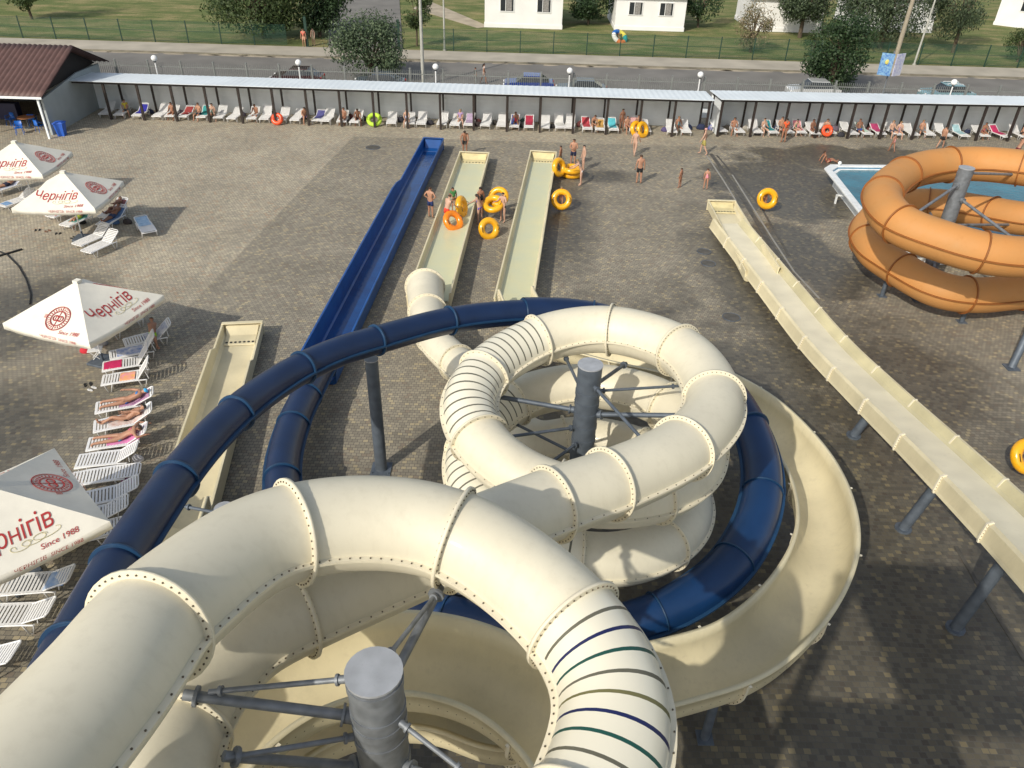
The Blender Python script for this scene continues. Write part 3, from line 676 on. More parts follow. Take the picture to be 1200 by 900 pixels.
# short stub legs below the wide flume and under the lower orange ring
for i,(P_,px,py,lo,lab) in enumerate(((PB,850,775,0,'stub leg under the bottom of the wide cream flume'),(PB,966,640,0,'stub leg under the far right of the wide cream flume'),(PD,885,560,0,'stub leg under the blue flume at the right'),(PF,1040,318,PF.L*.6,'stub leg under the left of the lower orange loop'),(PF,1140,345,PF.L*.6,'stub leg under the front of the lower orange loop'),(PA,505,350,PA.L*.9,'stub leg under the end of the cream tube'),(PD,345,520,PD.L*.8,'stub leg under the last bend of the blue tube'))):
    p=onpath(P_,px,py,lo); t=thing('support_pole',lab,'support pole',(p.x,p.y,0)); mb=MB(); mb.tube([(0,0,.03),(0,0,max(.15,p.z-.86))],.1,10); mb.build('pole',M['steeld'],t); mb=MB(); mb.box((0,0,.015),(.36,.36,.03)); mb.build('base_plate',M['steeld'],t)
# ------------------------------------------------------------------ canopies with loungers
def canopy(name,label,xa,xb,ya,slope,nb,zf,zb,yd=2.7):
    """front edge runs from (xa,ya) to (xb, ya+slope*(xb-xa))"""
    ang=math.atan(slope); t=thing(name,label,'canopy',(xa,ya,0),ang); L=(xb-xa)/math.cos(ang)
    mb=MB(); K=int(L/.2)
    V=[];F=[]
    for i in range(K+1):
        x=-.25+(L+.5)*i/K; dz=.018 if i%2 else 0
        for y,z in ((-.35,zf+.08),(yd*.5,(zf+zb)/2+.08),(yd+.2,zb+.08)): V.append((x,y,z+dz))
        for y,z in ((-.35,zf+.05),(yd*.5,(zf+zb)/2+.05),(yd+.2,zb+.05)): V.append((x,y,z))
    for i in range(K):
        b=i*6
        for a,c,f in ((0,1,1),(1,2,1),(3,4,0),(4,5,0)):
            q=(b+a,b+a+6,b+c+6,b+c); F.append(q[::1] if f else q[::-1])
        F.append((b,b+3,b+9,b+6)); F.append((b+2,b+8,b+11,b+5))
    F.append((0,1,4,3));F.append((1,2,5,4)); e=K*6; F.append((e,e+3,e+4,e+1));F.append((e+1,e+4,e+5,e+2))
    mb.add(V,F); mb.build('roof_sheet',M['roofw'],t)
    mb=MB(); mb.box((L/2,-.02,zf-.06),(L+.3,.1,.16)); mb.build('front_beam',M['post'],t)
    mb=MB(); mb.box((L/2,yd-.5,zb-.06),(L+.3,.08,.12)); mb.build('rear_beam',M['post'],t)
    for i in range(nb+1):
        x=L*i/nb
        mb=MB(); mb.box((x,0,(zf-.14)/2),(.15,.15,zf-.14)); mb.build('front_post',M['post'],t)
        mb=MB(); mb.box((x,yd-.5,(zb-.12)/2),(.13,.11,zb-.12)); mb.build('rear_post',M['post'],t)
        mb=MB(); mb.add([(x-.035,.05,zf-.14),(x+.035,.05,zf-.14),(x+.035,yd-.55,zb-.12),(x-.035,yd-.55,zb-.12),(x-.035,.05,zf-.02),(x+.035,.05,zf-.02),(x+.035,yd-.55,zb+.02),(x-.035,yd-.55,zb+.02)],[(0,3,2,1),(4,5,6,7),(0,1,5,4),(1,2,6,5),(2,3,7,6),(3,0,4,7)]); mb.build('rafter',M['post'],t)
    mb=MB(); k=int(L/.3)
    for i in range(9): mb.box((L/2,yd,.14+i*.25),(L+.2,.05,.245))
    mb.build('back_wall',M['wallw'],t)
    return t,L,ang
can1,Lc1,_=canopy('pergola_canopy','long canopy with white sheet roof and dark posts left of the gap',-31.9,13.35,56.25,-.002,19,2.6,2.45,2.75)
can2,Lc2,an2=canopy('pergola_canopy','shorter white-roofed canopy with dark posts on the right of the gap',14.35,45.5,56.55,.045,13,2.6,2.45,2.7)
mb=MB(); mb.prism([(0,0),(.05,0),(.05,2.7),(0,2.7)],.0,2.35); o=mb.build('side_wall',M['wallw'],can2)
# ------------------------------------------------------------------ loungers
def make_lounger(back,kind):
    t=thing('sun_lounger','x','sun lounger')
    fr=MB()
    for s in(-1,1): fr.tube([(s*.3,-.95,.30),(s*.31,-.5,.33),(s*.31,.25,.33),(s*.31,.55,.31)],.024,6)
    fr.tube([(-.3,-.95,.30),(.3,-.95,.30)],.024,6); fr.build('side_rails',M['plastic'],t)
    bd=MB(); n=13
    for i in range(n):
        y=-.9+i*(1.12/(n-1)); bd.box((0,y,.345),(.56,.058,.014))
    for x in(-.27,.27): bd.box((x,-.34,.338),(.05,1.2,.022))
    bd.build('bed',M['plastic'],t)
    bk=MB(); c,s=math.cos(back),math.sin(back); T=Matrix.Translation((0,.27,.345))@Matrix.Rotation(back,4,'X')
    for i in range(8): bk.box((0,.03+i*.085,0),(.56-.01*max(0,i-5),.06,.014),M=T)
    for x in(-.27,.27): bk.tube([T@Vector((x,0,0)),T@Vector((x*1.02,.66,0))],.022,6)
    bk.tube([T@Vector((-.27,.66,0)),T@Vector((-.2,.72,.01)),T@Vector((.2,.72,.01)),T@Vector((.27,.66,0))],.022,6)
    bk.build('backrest',M['plastic'],t)
    for y,dy in ((-.72,.14),(.42,.14)):
        for s in(-1,1):
            lg=MB(); lg.tube([(s*.30,y-dy,.32),(s*.31,y-dy*.35,.02),(s*.31,y+dy*.35,.02),(s*.30,y+dy,.32)],.021,6); lg.build('leg',M['plastic'],t)
    t.scale=(1.12,1,1.06)
    if back>.2:
        for x in(-.24,.24): st=MB(); st.tube([(x,.62,.3),T@Vector((x,.42,-.01))],.014,5); st.build('back_stay',M['plastic'],t)
    return t
_L={}
def lounger(x,y,rz,back,label,group=None):
    k=round(back,1)
    if k not in _L:
        o=make_lounger(back,''); _L[k]=o; o.location=(x,y,0);o.rotation_euler=(0,0,rz);o['label']=label
        if group:o['group']=group
        return o
    return dup(_L[k],label,(x,y,0),rz,group)
def towel(x,y,rz,back,col,label,y0=-.7,y1=.3,w=.56,pat=None,name='towel',rest=0,cat='towel'):
    """cloth draped along a lounger: follows bed then backrest, hangs at its sides"""
    V=[];F=[];n=18;J=8
    for i in range(n+1):
        u=y0+(y1-y0)*i/n
        for j in range(J+1):
            v=(-1+2*j/J)*w*.62
            if u<.27: p=Vector((v,u,.375))
            else: d=u-.27; p=Vector((v,.27+d*math.cos(back)-.02,.375+d*math.sin(back)*1.05))
            if abs(v)>.3: p.z-=(abs(v)-.3)*1.5; p.x=math.copysign(.3+(abs(v)-.3)*.35,v)
            p.z+=.018*noise.noise(Vector((v*6+x*3,u*6+y,0)))+.008; p.x+=.03*noise.noise(Vector((u*4+x,v*3,2)))
            V.append(p)
    for i in range(n):
        for j in range(J): a=i*(J+1)+j; F.append((a,a+1,a+J+2,a+J+1))
    V2=[v-Vector((0,0,.008)) for v in V]; m=len(V)
    F2=[tuple(m+k for k in f[::-1]) for f in F]
    mb=MB(); mb.add(V+V2,F+F2,0,True); o=mb.build(name,cloth(col,pat)); o.location=(x,y,0); o.rotation_euler=(0,0,rz); tag(o,label,cat); return o
def bag(x,y,z,col,label,s=.3):
    mb=MB(); rg=[]
    for k,(zz,a) in enumerate(((0,.8),(.15,1),(.5,.95),(.8,.7),(.95,.45))):
        rg.append([(s*a*math.cos(q)*1.0,s*a*.6*math.sin(q),zz*s*1.1) for q in [2*math.pi*j/12 for j in range(12)]])
    mb.loft(rg,0,True,True,True); t=mb.build('beach_bag',cloth(col)); t.location=(x,y,z); tag(t,label,'bag')
    h=MB(); h.tube([(-s*.4,0,s*1.0),(-s*.25,0,s*1.35),(s*.25,0,s*1.35),(s*.4,0,s*1.0)],.012,5); h.build('handle',cloth(col),t); return t
GL='white loungers lined up under the canopies'
random.seed(11)
lx=[]
# long canopy: two per bay, feet to the camera
spots1=[110,129,152,177,190,207,229,249,267,289,304,325,342,368,379,397,414,437,456,478,492,517,533,549,569,588,603,620,639,656,669,688,704,719,744,757,788,804]
c2spots=[840,862,883,900,917,934,950,966,992,1009,1026,1044,1064,1083,1102,1122,1146,1168,1190]
tcol={2:((.03,.03,.35),'navy towel'),5:((.35,.05,.05),'red towel'),6:((.05,.35,.35),'teal towel'),13:((.1,.1,.3),'dark blue towel'),15:((.45,.4,.35),'beige towel'),23:((.45,.35,.5),'lilac towel'),26:((.03,.08,.32),'royal blue towel'),27:((.4,.03,.07),'crimson towel'),29:((.7,.7,.68),'white towel'),31:((.5,.06,.08),'small red towel'),32:((.6,.35,.1),'ochre towel'),33:((.1,.5,.6),'turquoise towel'),34:((.7,.4,.4),'pink towel')}
for i,px in enumerate(spots1):
    if px==437: continue
    p=un(px,142+ (px-110)*.021,.2); back=random.choice([.4,.6,.8,.6])
    y=57.2+random.uniform(-.12,.12); x=p.x; rz=random.uniform(-.08,.08)
    lounger(x,y,rz,back,f'white lounger under the long canopy, {ordn(i)} from its kiosk end',GL)
    if i in tcol: towel(x,y,rz,back,tcol[i][0],f'{tcol[i][1]} over the {ordn(i)} lounger under the long canopy',-.5,.85)
t2={3:((.03,.25,.28),'dark teal towel'),5:((.8,.28,.34),'pink striped towel'),7:((.75,.7,.72),'white and pink towel'),9:((.55,.75,.62),'mint towel'),10:((.45,.05,.16),'magenta towel'),15:((.35,.55,.6),'pale blue towel'),17:((.5,.03,.12),'crimson towel')}
for i,px in enumerate(c2spots):
    p=un(px,157+(px-840)*.012,.2); y=57.55+.045*(p.x-14.3)+random.uniform(-.12,.12)+.0; back=random.choice([.4,.6,.7]); rz=random.uniform(.0,.3)
    x=p.x*(y/p.y)
    lounger(x,y,rz,back,f'white lounger under the right-hand canopy, {ordn(i)} from the gap',GL)
    if i in t2: towel(x,y,rz,back,t2[i][0],f'{t2[i][1]} over the {ordn(i)} lounger under the right-hand canopy',-.5,.85)
# items under the canopies
for px,py,c,l,s in ((404,143,(.02,.02,.02),'black bag between loungers under the canopy, left of the lime float',.3),(470,143,(.02,.02,.03),'black bag on the ground right of the lime float',.35),(504,146,(.03,.03,.04),'black rucksack near the canopy centre',.3),(531,146,(.02,.02,.02),'dark bag beside the lilac towel',.33),(560,148,(.03,.02,.02),'black bag left of the royal blue towel',.3),(612,149,(.03,.03,.03),'black bag right of the crimson towel',.33),(648,150,(.02,.02,.02),'black bag below the empty canopy bay',.3),(684,150,(.02,.03,.02),'dark bag left of the turquoise towel',.32),(740,153,(.03,.03,.08),'navy bag behind the yellow ring pair',.3),(779,154,(.1,.08,.2),'purple bag by the last canopy bays',.3),(888,158,(.04,.035,.04),'brown bag under the right-hand canopy',.35),(985,160,(.03,.03,.04),'black bag under the right-hand canopy centre',.3),(1105,163,(.1,.1,.1),'grey bag near the boy on the right',.25),(835,152,(.1,.12,.4),'blue bag at the gap between the canopies',.4)):
    p=un(px,py,0); p.y=min(p.y,58.2) ; bag(p.x,max(p.y,56.9) if px<830 else p.y,0,c,l,s)
# ------------------------------------------------------------------ loungers on the paving
def lg(pxa,pya,pxh,pyh,back,label,tow=None,z=.33):
    """foot end and head end in the photograph"""
    a=un(pxa,pya,z); h=un(pxh,pyh,z); c=(a+h)/2; d=(h-a); rz=math.atan2(d.y,d.x)-math.pi/2
    o=lounger(c.x,c.y,rz,back,label)
    if tow: towel(c.x,c.y,rz,back,*tow)
    return c.x,c.y,rz,back
Ls=[]
Ls.append(lg(120,446,186,437,.9,'white lounger with a pink and orange towel, nearest in the group under the parasol',((.8,.3,.4),'pink and orange patterned towel on the nearest lounger of its group',-.35,.15,.56,(.85,.45,.08))))
Ls.append(lg(122,430,184,420,.9,'white lounger with a crimson towel at its foot',((.6,.02,.12),'crimson towel on a lounger foot',-.9,-.3)))
Ls.append(lg(133,416,188,405,.9,'white lounger with a blue bag, below the parasol edge',((.75,.75,.78),'white towel with blue bag near the parasol edge',-.7,.2,.56,(.1,.2,.5))))
Ls.append(lg(146,402,206,388,.7,'white lounger carrying the person in lime shorts'))
Ls.append(lg(128,388,166,368,.5,'white lounger largely hidden by the third parasol'))
LM=[lg(115,478,180,467,.4,'white lounger with the topmost of three sunbathers'),lg(112,500,181,487,.45,'white lounger with the middle of three sunbathers'),lg(104,521,176,511,.45,'white lounger with the sunbather on a pink towel',((.65,.22,.45),'pink towel under the lowest of three sunbathers',-.35,.95))]
lg(91,541,166,533,.45,'empty white lounger with a patterned cloth at its head')
lg(87,562,160,551,.0,'flat empty white lounger just above the blue shaded one')
lg(90,588,158,573,.35,'shaded white lounger half covered by the big parasol')
lg(75,612,146,596,.35,'white lounger peeping out right of the big parasol corner')
lg(66,634,134,617,.0,'white lounger under the corner of the big parasol')
lg(-2,687,88,680,.3,'white lounger with a blue patterned cloth, below the big parasol')
lg(-20,722,58,719,.3,'empty white lounger, second from the bottom left corner')
lg(-60,770,12,772,.3,'white lounger mostly cut off at the bottom left corner')
towel(*(lambda q:(q[0],q[1],q[2],.3))(((un(43,683,.33)).x,(un(43,683,.33)).y,math.radians(-86))),(.15,.3,.6),'blue patterned cloth on a lounger head',.3,.9,.5,(.5,.6,.75),'cloth')
LU=[lg(82,290,135,268,.55,'empty white lounger, left of the pair in the sun'),lg(92,299,146,275,.55,'empty white lounger, right of the pair in the sun')]
LB_=[lg(181,280,160,250,.2,'white lounger under a light blue towel, apart from the others',((.25,.42,.62),'light blue towel hanging over the separate lounger',-.1,.9,.6,(.5,.65,.8)))]
LV=[lg(58,254,95,240,.6,'white lounger with a red towel below the second parasol',((.7,.04,.04),'red towel at a lounger foot below the second parasol',-.8,-.35)),lg(72,266,112,248,.7,'white lounger with the person in yellow-green shorts'),lg(112,268,152,244,.5,'white lounger with a denim blue towel, right of the second parasol',((.12,.22,.42),'denim blue towel on the shaded lounger',-.8,.8)),lg(118,256,150,238,.5,'shaded white lounger with a dark haired sunbather')]
LW=[lg(-12,225,30,212,.5,'white lounger with a tanned sunbather at the left edge'),lg(0,242,42,228,.5,'empty white lounger between the two upper parasols')]
# ------------------------------------------------------------------ parasols
def text_mesh(body,size,shear=.25,bold=.012,sx=1):
    cu=bpy.data.curves.new('lettering','FONT'); cu.body=body.replace('н','h'); cu.size=size; cu.shear=shear; cu.offset=bold; cu.extrude=0; cu.align_x='CENTER'; cu.align_y='CENTER'; cu.resolution_u=3
    cu.small_caps_scale=.74
    for i_,c_ in enumerate(body):
        if c_=='н': cu.body_format[i_].use_small_caps=True
    o=bpy.data.objects.new('tmp',cu); COL.objects.link(o); dg=bpy.context.evaluated_depsgraph_get(); me=bpy.data.meshes.new_from_object(o.evaluated_get(dg)); bpy.data.objects.remove(o)
    for v in me.vertices: v.co.x*=sx
    return me
TXT=text_mesh('Чернігів',.68,.22,0,.74); SINCE=text_mesh('Since 1988',.2,.2,.0); LOGOV=text_mesh('ЧЕРНІГІВ  SINCE 1988',.15,.2,.0)
def put(me,name,m,parent,T):
    me=me.copy(); me.transform(T); me.materials.clear(); me.materials.append(m); o=bpy.data.objects.new(name,me); COL.objects.link(o); o.parent=parent; return o
def parasol(cx,cy,rz,label,side=3.72,ze=2.3,za=3.4,textfaces=(0,),logofaces=(1,)):
    t=thing('parasol',label,'parasol',(cx,cy,0),rz); h=side/2
    mb=MB(); mb.tube([(0,0,.05),(0,0,za-.05)],.035,10); mb.build('pole',M['plastic'],t)
    mb=MB(); mb.box((0,0,.05),(.8,.8,.1)); mb.tube([(0,0,.1),(0,0,.4)],.05,10); mb.build('base',M['steeld'],t,bevel=.02)
    # canopy of four slightly slack panels plus valance
    mb=MB()
    cs=[(-h,-h),(h,-h),(h,h),(-h,h)]
    K=12
    for f in range(4):
        a=Vector((*cs[f],ze));b=Vector((*cs[(f+1)%4],ze)); ap=Vector((0,0,za)); V=[];F=[];idx={}
        for i in range(K+1):
            for j in range(K+1-i):
                u=i/K;v=j/K; w=1-u-v; p=ap*w+a*u+b*v
                sag=-.09*(u*v*4)*(1-.3*w)-.05*4*w*(1-w)*min(1,4*u*v/max(.02,(u+v)**2)); p.z+=sag+.012*noise.noise(p*1.7); idx[i,j]=len(V);V.append(p)
        for i in range(K):
            for j in range(K-i):
                F.append((idx[i,j],idx[i+1,j],idx[i,j+1]))
                if j<K-i-1: F.append((idx[i+1,j],idx[i+1,j+1],idx[i,j+1]))
        m=len(V); V2=[v-Vector((0,0,.006)) for v in V]; F2=[tuple(m+k for k in q[::-1]) for q in F]
        mb.add(V+V2,F+F2,0,True)
        rg=[]
        for j in range(K+1):
            p=V[idx[K-j,j]]; n=Vector((p.x,p.y,0)).normalized(); q=p+Vector((0,0,-.24+.015*math.sin(j*2.1)))+n*.02
            rg.append([p,q,q-n*.006,p-n*.006])
        mb.loft(rg,0,True,True)
    mb.box((0,0,za+.0),(.22,.22,.09)); mb.build('canopy',M['canvas'],t)
    mb=MB(); 
    for x,y in cs:
        mb.tube([(0,0,za-.12),(x*.97,y*.97,ze-.03)],.014,5); mb.tube([(0,0,2.35),(x*.5,y*.5,(ze+za)/2-.06)],.012,5)
    mb.build('ribs',M['chrome'],t)
    for f in range(4):
        a=Vector((*cs[f],ze));b=Vector((*cs[(f+1)%4],ze)); ap=Vector((0,0,za)); X=(b-a).normalized(); mid=(a+b)/2; Y=(ap-mid).normalized(); Z=X.cross(Y); HT=(ap-mid).length
        def conf(me,name,m,cx_,cy_,sc_=1):
            me=me.copy()
            for vv in me.vertices:
                x=cx_+vv.co.x*sc_; y=cy_+vv.co.y*sc_; w=min(1,max(0,y/HT)); r=(1-w); u_=(r-x/h)/2; v_=(r+x/h)/2; u_=max(0,u_);v_=max(0,v_)
                p=ap*w+a*u_+b*v_; p.z+=-.09*(u_*v_*4)*(1-.3*w)-.05*4*w*(1-w)*min(1,4*u_*v_/max(.02,(u_+v_)**2)); p.z+=.012*noise.noise(p*1.7); vv.co=p+Z*(.016+vv.co.z)
            me.materials.clear(); me.materials.append(m); o=bpy.data.objects.new(name,me); COL.objects.link(o); o.parent=t; return o
        if f in textfaces:
            conf(TXT,'lettering',M['red'],-.05,.78); conf(SINCE,'lettering',M['red'],.85,.2)
            sw=MB()
            for k in range(3): sw.tube([(-.5+.3*k+.13*math.cos(q)*(1+.4*k)+.05*q,.02*k+.08*math.sin(q),0) for q in [i*.5 for i in range(16)]],.006,4)
            o=sw.build('tmp',M['gold']); me=o.data; bpy.data.objects.remove(o); conf(me,'script_flourish',M['gold'],.35,.42)
        if f in logofaces:
            mb=MB()
            for R,r in ((.46,.014),(.425,.007),(.29,.013),(.26,.007)): mb.torus(R,r,0,Matrix.Identity(4),48,4,.3)
            for k in range(26):
                q=2*math.pi*k/26
                if k%13==0: continue
                mb.box((0,0,0),(.03,.07,.004),M=Matrix.Rotation(q,4,'Z')@Matrix.Translation((0,.357,0)))
            for s_ in(-1,1):
                mb.torus(.1,.02,0,Matrix.Translation((s_*.1,0,0)),16,4,.3)
                mb.box((s_*.1,0,0),(.02,.2,.004))
            mb.box((0,0,.002),(.025,.92,.004))
            for k in range(5): mb.box((-.53,-.06+.03*k,0),(.1,.014,.004))
            o=mb.build('tmp',M['red']); me=o.data; bpy.data.objects.remove(o); conf(me,'round_emblem',M['red'],.1,.68); conf(SINCE,'lettering',M['red'],.85,.2)
        o=mid+Vector((0,0,-.14)); n=Vector((mid.x,mid.y,0)).normalized(); o=o+n*.035
        put(LOGOV,'valance_lettering',M['red'],t,Matrix(((X.x,0,n.x,o.x+X.x*.5),(X.y,0,n.y,o.y+X.y*.5),(0,1,0,o.z),(0,0,0,1))))
    return t
parasol(-15.5,24.3,math.atan2(-1.12,3.55),'third square parasol from the top left, with emblem facing the camera',textfaces=(1,3),logofaces=(0,2))
parasol(-21.6,35.45,.08,'second square parasol from the top left, lettering on its sunny face',textfaces=(0,2),logofaces=(1,3))
parasol(-26.3,39.75,.08,'uppermost square parasol at the left edge, half cut by the frame',textfaces=(0,2),logofaces=(1,3))
parasol(-12.6,13.65,math.atan2(-2.78,2.81)-math.pi/2-0.0,'largest-looking parasol at the left edge beside the blue tube',side=3.9,textfaces=(0,2),logofaces=(1,3))
# ------------------------------------------------------------------ kiosk
t=thing('kiosk','open kiosk with brown tiled gable roof and grey end wall','kiosk',(-31.8,51.6,0))
def panel(a,b,c,d,th,mi,name,parent,m,wavy=0):
    a,b,c,d=map(Vector,(a,b,c,d)); n=(b-a).cross(d-a).normalized(); V=[];F=[];K=560 if wavy else 1; J=8 if wavy else 1
    for i in range(K+1):
        for j in range(J+1):
            p=a.lerp(b,i/K).lerp(d.lerp(c,i/K),j/J)
            if wavy: p+=n*(.07*abs(math.sin(i*math.pi/8))-.02)
            V.append(p)
    for i in range(K):
        for j in range(J): q=i*(J+1)+j; F.append((q,q+J+1,q+J+2,q+1))
    m0=len(V); V+= [v-n*th for v in V]; F+=[tuple(m0+k for k in f[::-1]) for f in F[:]]
    R0=[i*(J+1) for i in range(K+1)]; R1=[i*(J+1)+J for i in range(K+1)]
    for i in range(K): F.append((R0[i],R0[i]+m0,R0[i+1]+m0,R0[i+1])); F.append((R1[i],R1[i+1],R1[i+1]+m0,R1[i]+m0))
    F.append((0,1,1+m0,m0)) if J==1 else None
    mb=MB(); mb.add(V,F,0,bool(wavy)); return mb.build(name,m,parent)
W=24
rf=panel((-W,-.5,2.75),(.75,-.5,2.75),(.75,5.0,4.85),(-W,5.0,4.85),.08,0,'roof_front',t,M['brownroof'],1)
panel((.75,9.4,3.0),(-W,9.4,3.0),(-W,5.0,4.85),(.75,5.0,4.85),.08,0,'roof_rear',t,M['brownroof'],1)
mb=MB(); mb.box((-W/2,-.52,2.68),(W+1.5,.06,.14)); mb.build('gutter',M['wallw'],t)
mb=MB(); mb.add([(.15,.55,0),(.15,8.9,0),(.15,8.9,2.9),(.15,5.6,2.95),(.15,.55,2.35),(.0,.55,0),(.0,8.9,0),(.0,8.9,2.9),(.0,5.6,2.95),(.0,.55,2.35)],[(0,1,2,3,4),(9,8,7,6,5),(0,5,6,1),(1,6,7,2),(2,7,8,3),(3,8,9,4),(4,9,5,0)]); mb.build('end_wall',M['greywall'],t)
mb=MB(); mb.add([(-.15,.0,2.5),(-.15,9.0,2.95),(-.15,5.0,4.7),(-.25,.0,2.5),(-.25,9.0,2.95),(-.25,5.0,4.7)],[(0,1,2),(5,4,3),(0,3,4,1),(1,4,5,2),(2,5,3,0)]); mb.build('gable_gap_sheet',M['darkgap'],t)  # black sheet stands in for the shaded open gap under the roof
for x in (.35,-4.5,-9.5,-14.5):
    mb=MB(); mb.box((x,-.3,1.3),(.12,.12,2.6)); mb.build('corner_post',M['wallw'],t)
mb=MB(); mb.box((-W/2,8.9,1.4),(W,.1,2.8)); mb.build('back_wall',M['greywall'],t)
mb=MB(); mb.box((-W/2-1,4.2,.55),(W-6,.6,1.1)); mb.build('counter',mat('dark_blue_counter',(.01,.012,.06),.5),t)
mb=MB(); mb.box((-1.9-5,3.0,1.9),(3,.08,1.2)); mb.build('notice_panel',mat('beige_panel',(.4,.36,.3),.8),t)
def simple_chair(x,y,rz,m,label):
    t=thing('garden_chair',label,'chair',(x,y,0),rz)
    mb=MB(); mb.box((0,0,.43),(.44,.42,.03)); mb.build('seat',m,t,bevel=.01)
    mb=MB(); rg=[[(-.21+.42*i/6,.2+.05*math.sin(math.pi*i/6),z) for i in range(7)] for z in (.45,.82)]; rg2=[[(p[0],p[1]+.025,p[2]) for p in r] for r in rg]
    mb.loft([rg[0],rg[1],rg2[1],rg2[0]],0,False,True); mb.build('backrest',m,t)
    for a in(-1,1):
        for b in(-1,1): mb=MB(); mb.tube([(a*.2,b*.19,.42),(a*.23,b*.23,0)],.02,6); mb.build('leg',m,t)
        mb=MB(); mb.tube([(a*.23,-.18,.43),(a*.24,-.15,.64),(a*.24,.18,.66)],.02,6); mb.build('armrest',m,t)
bc=mat('blue_plastic',(.01,.12,.5),.4)
for i,(px,py,rz) in enumerate(((22,150,.4),(46,147,2.6),(12,140,-.4),(38,140,3.4))):
    p=un(px,py,.4); simple_chair(p.x,p.y,rz,bc,['blue plastic chair at the kiosk table, nearest the plaza','blue plastic chair nearest the kiosk corner post','blue plastic chair left behind the kiosk table','blue plastic chair right behind the kiosk table'][i])
p=un(30,137,.74); t=thing('garden_table','small round wooden-topped table inside the kiosk','table',(p.x,p.y,0)); mb=MB(); mb.tube([(0,0,.72),(0,0,.75)],.55,20); mb.build('tabletop',mat('orange_wood',(.5,.22,.1),.5),t)
mb=MB(); mb.tube([(0,0,.02),(0,0,.72)],.04,8); mb.build('stem',M['steeld'],t); mb=MB(); mb.tube([(0,0,0),(0,0,.03)],.28,16); mb.build('foot',M['steeld'],t)
p=un(69,159,0); t=thing('rubbish_bin','blue square rubbish bin at the kiosk corner','bin',(p.x+.2,p.y+.1,0),.1); mb=MB(); mb.loft([[(a*.22,b*.22,0) for a,b in((-1,-1),(1,-1),(1,1),(-1,1))],[(a*.3,b*.3,.8) for a,b in((-1,-1),(1,-1),(1,1),(-1,1))]],0,True,False,True); mb.build('body',M['bin'],t,bevel=.02)
mb=MB(); mb.box((0,0,.84),(.68,.68,.07)); mb.box((0,0,.89),(.5,.5,.05)); mb.build('lid',M['bin'],t,bevel=.015)
# ------------------------------------------------------------------ fence behind the canopies, globes
t=thing('picket_fence','dark iron picket fence on a low wall along the near side of the road','fence',(0,61.7,0))
mb=MB(); mb.box((5,0,.3),(86,.3,.6)); mb.build('base_wall',M['wallw'],t)
for i in range(34):
    x=-36+i*2.5; mb=MB(); mb.box((x,0,1.75),(.11,.11,2.4)); mb.box((x,0,2.97),(.15,.15,.05)); mb.build('post',M['irongrey'],t)
    mb=MB()
    for z in (.8,2.55): mb.box((x+1.25,0,z),(2.4,.04,.06))
    for k in range(16): mb.tube([(x+.12+k*.15,0,.62),(x+.12+k*.15,0,2.85)],.02,4)
    mb.build('picket_panel',M['irongrey'],t)
for i,(px,py) in enumerate(((185,66),(350,73),(510,79),(668,84),(823,90),(1125,100))):
    p=un(px,py,3.2); t=thing('globe_lamp',['white globe lamp nearest the kiosk','white globe lamp left of the silvery bush','white globe lamp beside the tall pale mast','white globe lamp behind the middle of the long canopy','white globe lamp at the gap between the canopies','white globe lamp beside the striped light blue car'][i],'lamp',(p.x,61.35,0))
    mb=MB(); mb.tube([(0,0,0),(0,0,2.92)],.05,8); mb.build('pole',M['plastic'],t); mb=MB(); mb.tube([(0,0,2.9),(0,0,3.0)],[.06,.11],10); mb.build('collar',M['iron'],t)
    mb=MB(); mb.ball((0,0,3.2),.23,nu=16,nv=10); mb.build('globe',M['globe'],t)
# ------------------------------------------------------------------ green mesh fence beyond the road
t=thing('mesh_fence','long green wire mesh fence between the far pavement and the lawn','fence',(0,84.3,0))
gate=(-22.,-12.6)
x=-75.
while x<85:
    x1=x+3.4
    if not(x1>gate[0] and x<gate[1]):
        mb=MB(); mb.box((x,0,1.05),(.09,.09,2.1)); mb.build('post',M['green'],t)
        mb=MB(); mb.add([(x+.05,0,.1),(x1-.05,0,.1),(x1-.05,0,1.95),(x+.05,0,1.95)],[(0,1,2,3)]); mb.build('mesh_panel',M['screen'],t)
        mb=MB()
        for z in (.15,1.1,2.0): mb.box(((x+x1)/2,0,z),(3.3,.03,.03))
        mb.build('rail',M['green'],t)
    x=x1
t=thing('entrance_gate','open green steel gate frame at the driveway beyond the road','gate',(0,84.3,0))
for x in gate:
    mb=MB(); mb.box((x,0,1.4),(.25,.25,2.8)); mb.build('gate_post',M['green'],t)
mb=MB()
for z in (.3,1.9): mb.box((-15.3,3.,z),(5.2,.05,.06),rz=.0)
for k in range(18): mb.box((-17.8+k*.3,3.,1.1),(.03,.03,1.6))
mb.build('gate_leaf',M['iron'],t)
# ------------------------------------------------------------------ masts and poles
def mast(px,py,h,r0,r1,m,label,lean=(0,0),lampA=None):
    p=un(px,py,0); t=thing('mast',label,'mast',(p.x,p.y,0)); mb=MB(); mb.tube([(0,0,0),(lean[0]*h,lean[1]*h,h)],[r0,r1],12); mb.build('pole',m,t)
    mb=MB(); mb.tube([(0,0,0),(0,0,.12)],r0*1.8,12); mb.build('base_collar',m,t)
    if lampA: mb=MB(); e=Vector((lean[0]*h,lean[1]*h,h)); mb.tube([e,e+Vector((lampA,-.4,.5)),e+Vector((lampA*1.8,-.6,.55))],.05,6); mb.box(e+Vector((lampA*2,-.6,.5)),(.7,.3,.14)); mb.build('lamp_head',M['steel'],t)
mast(496,100,9,.16,.1,M['pole'],'tall pale lamp mast rising behind the long canopy',lampA=1)
mast(521,59,8,.1,.07,M['pole'],'thin pale mast by the mesh fence, left of the first white house')
mast(1047,75,10,.24,.17,M['wood'],'thick weathered concrete mast by the far pavement on the right',(.02,0))
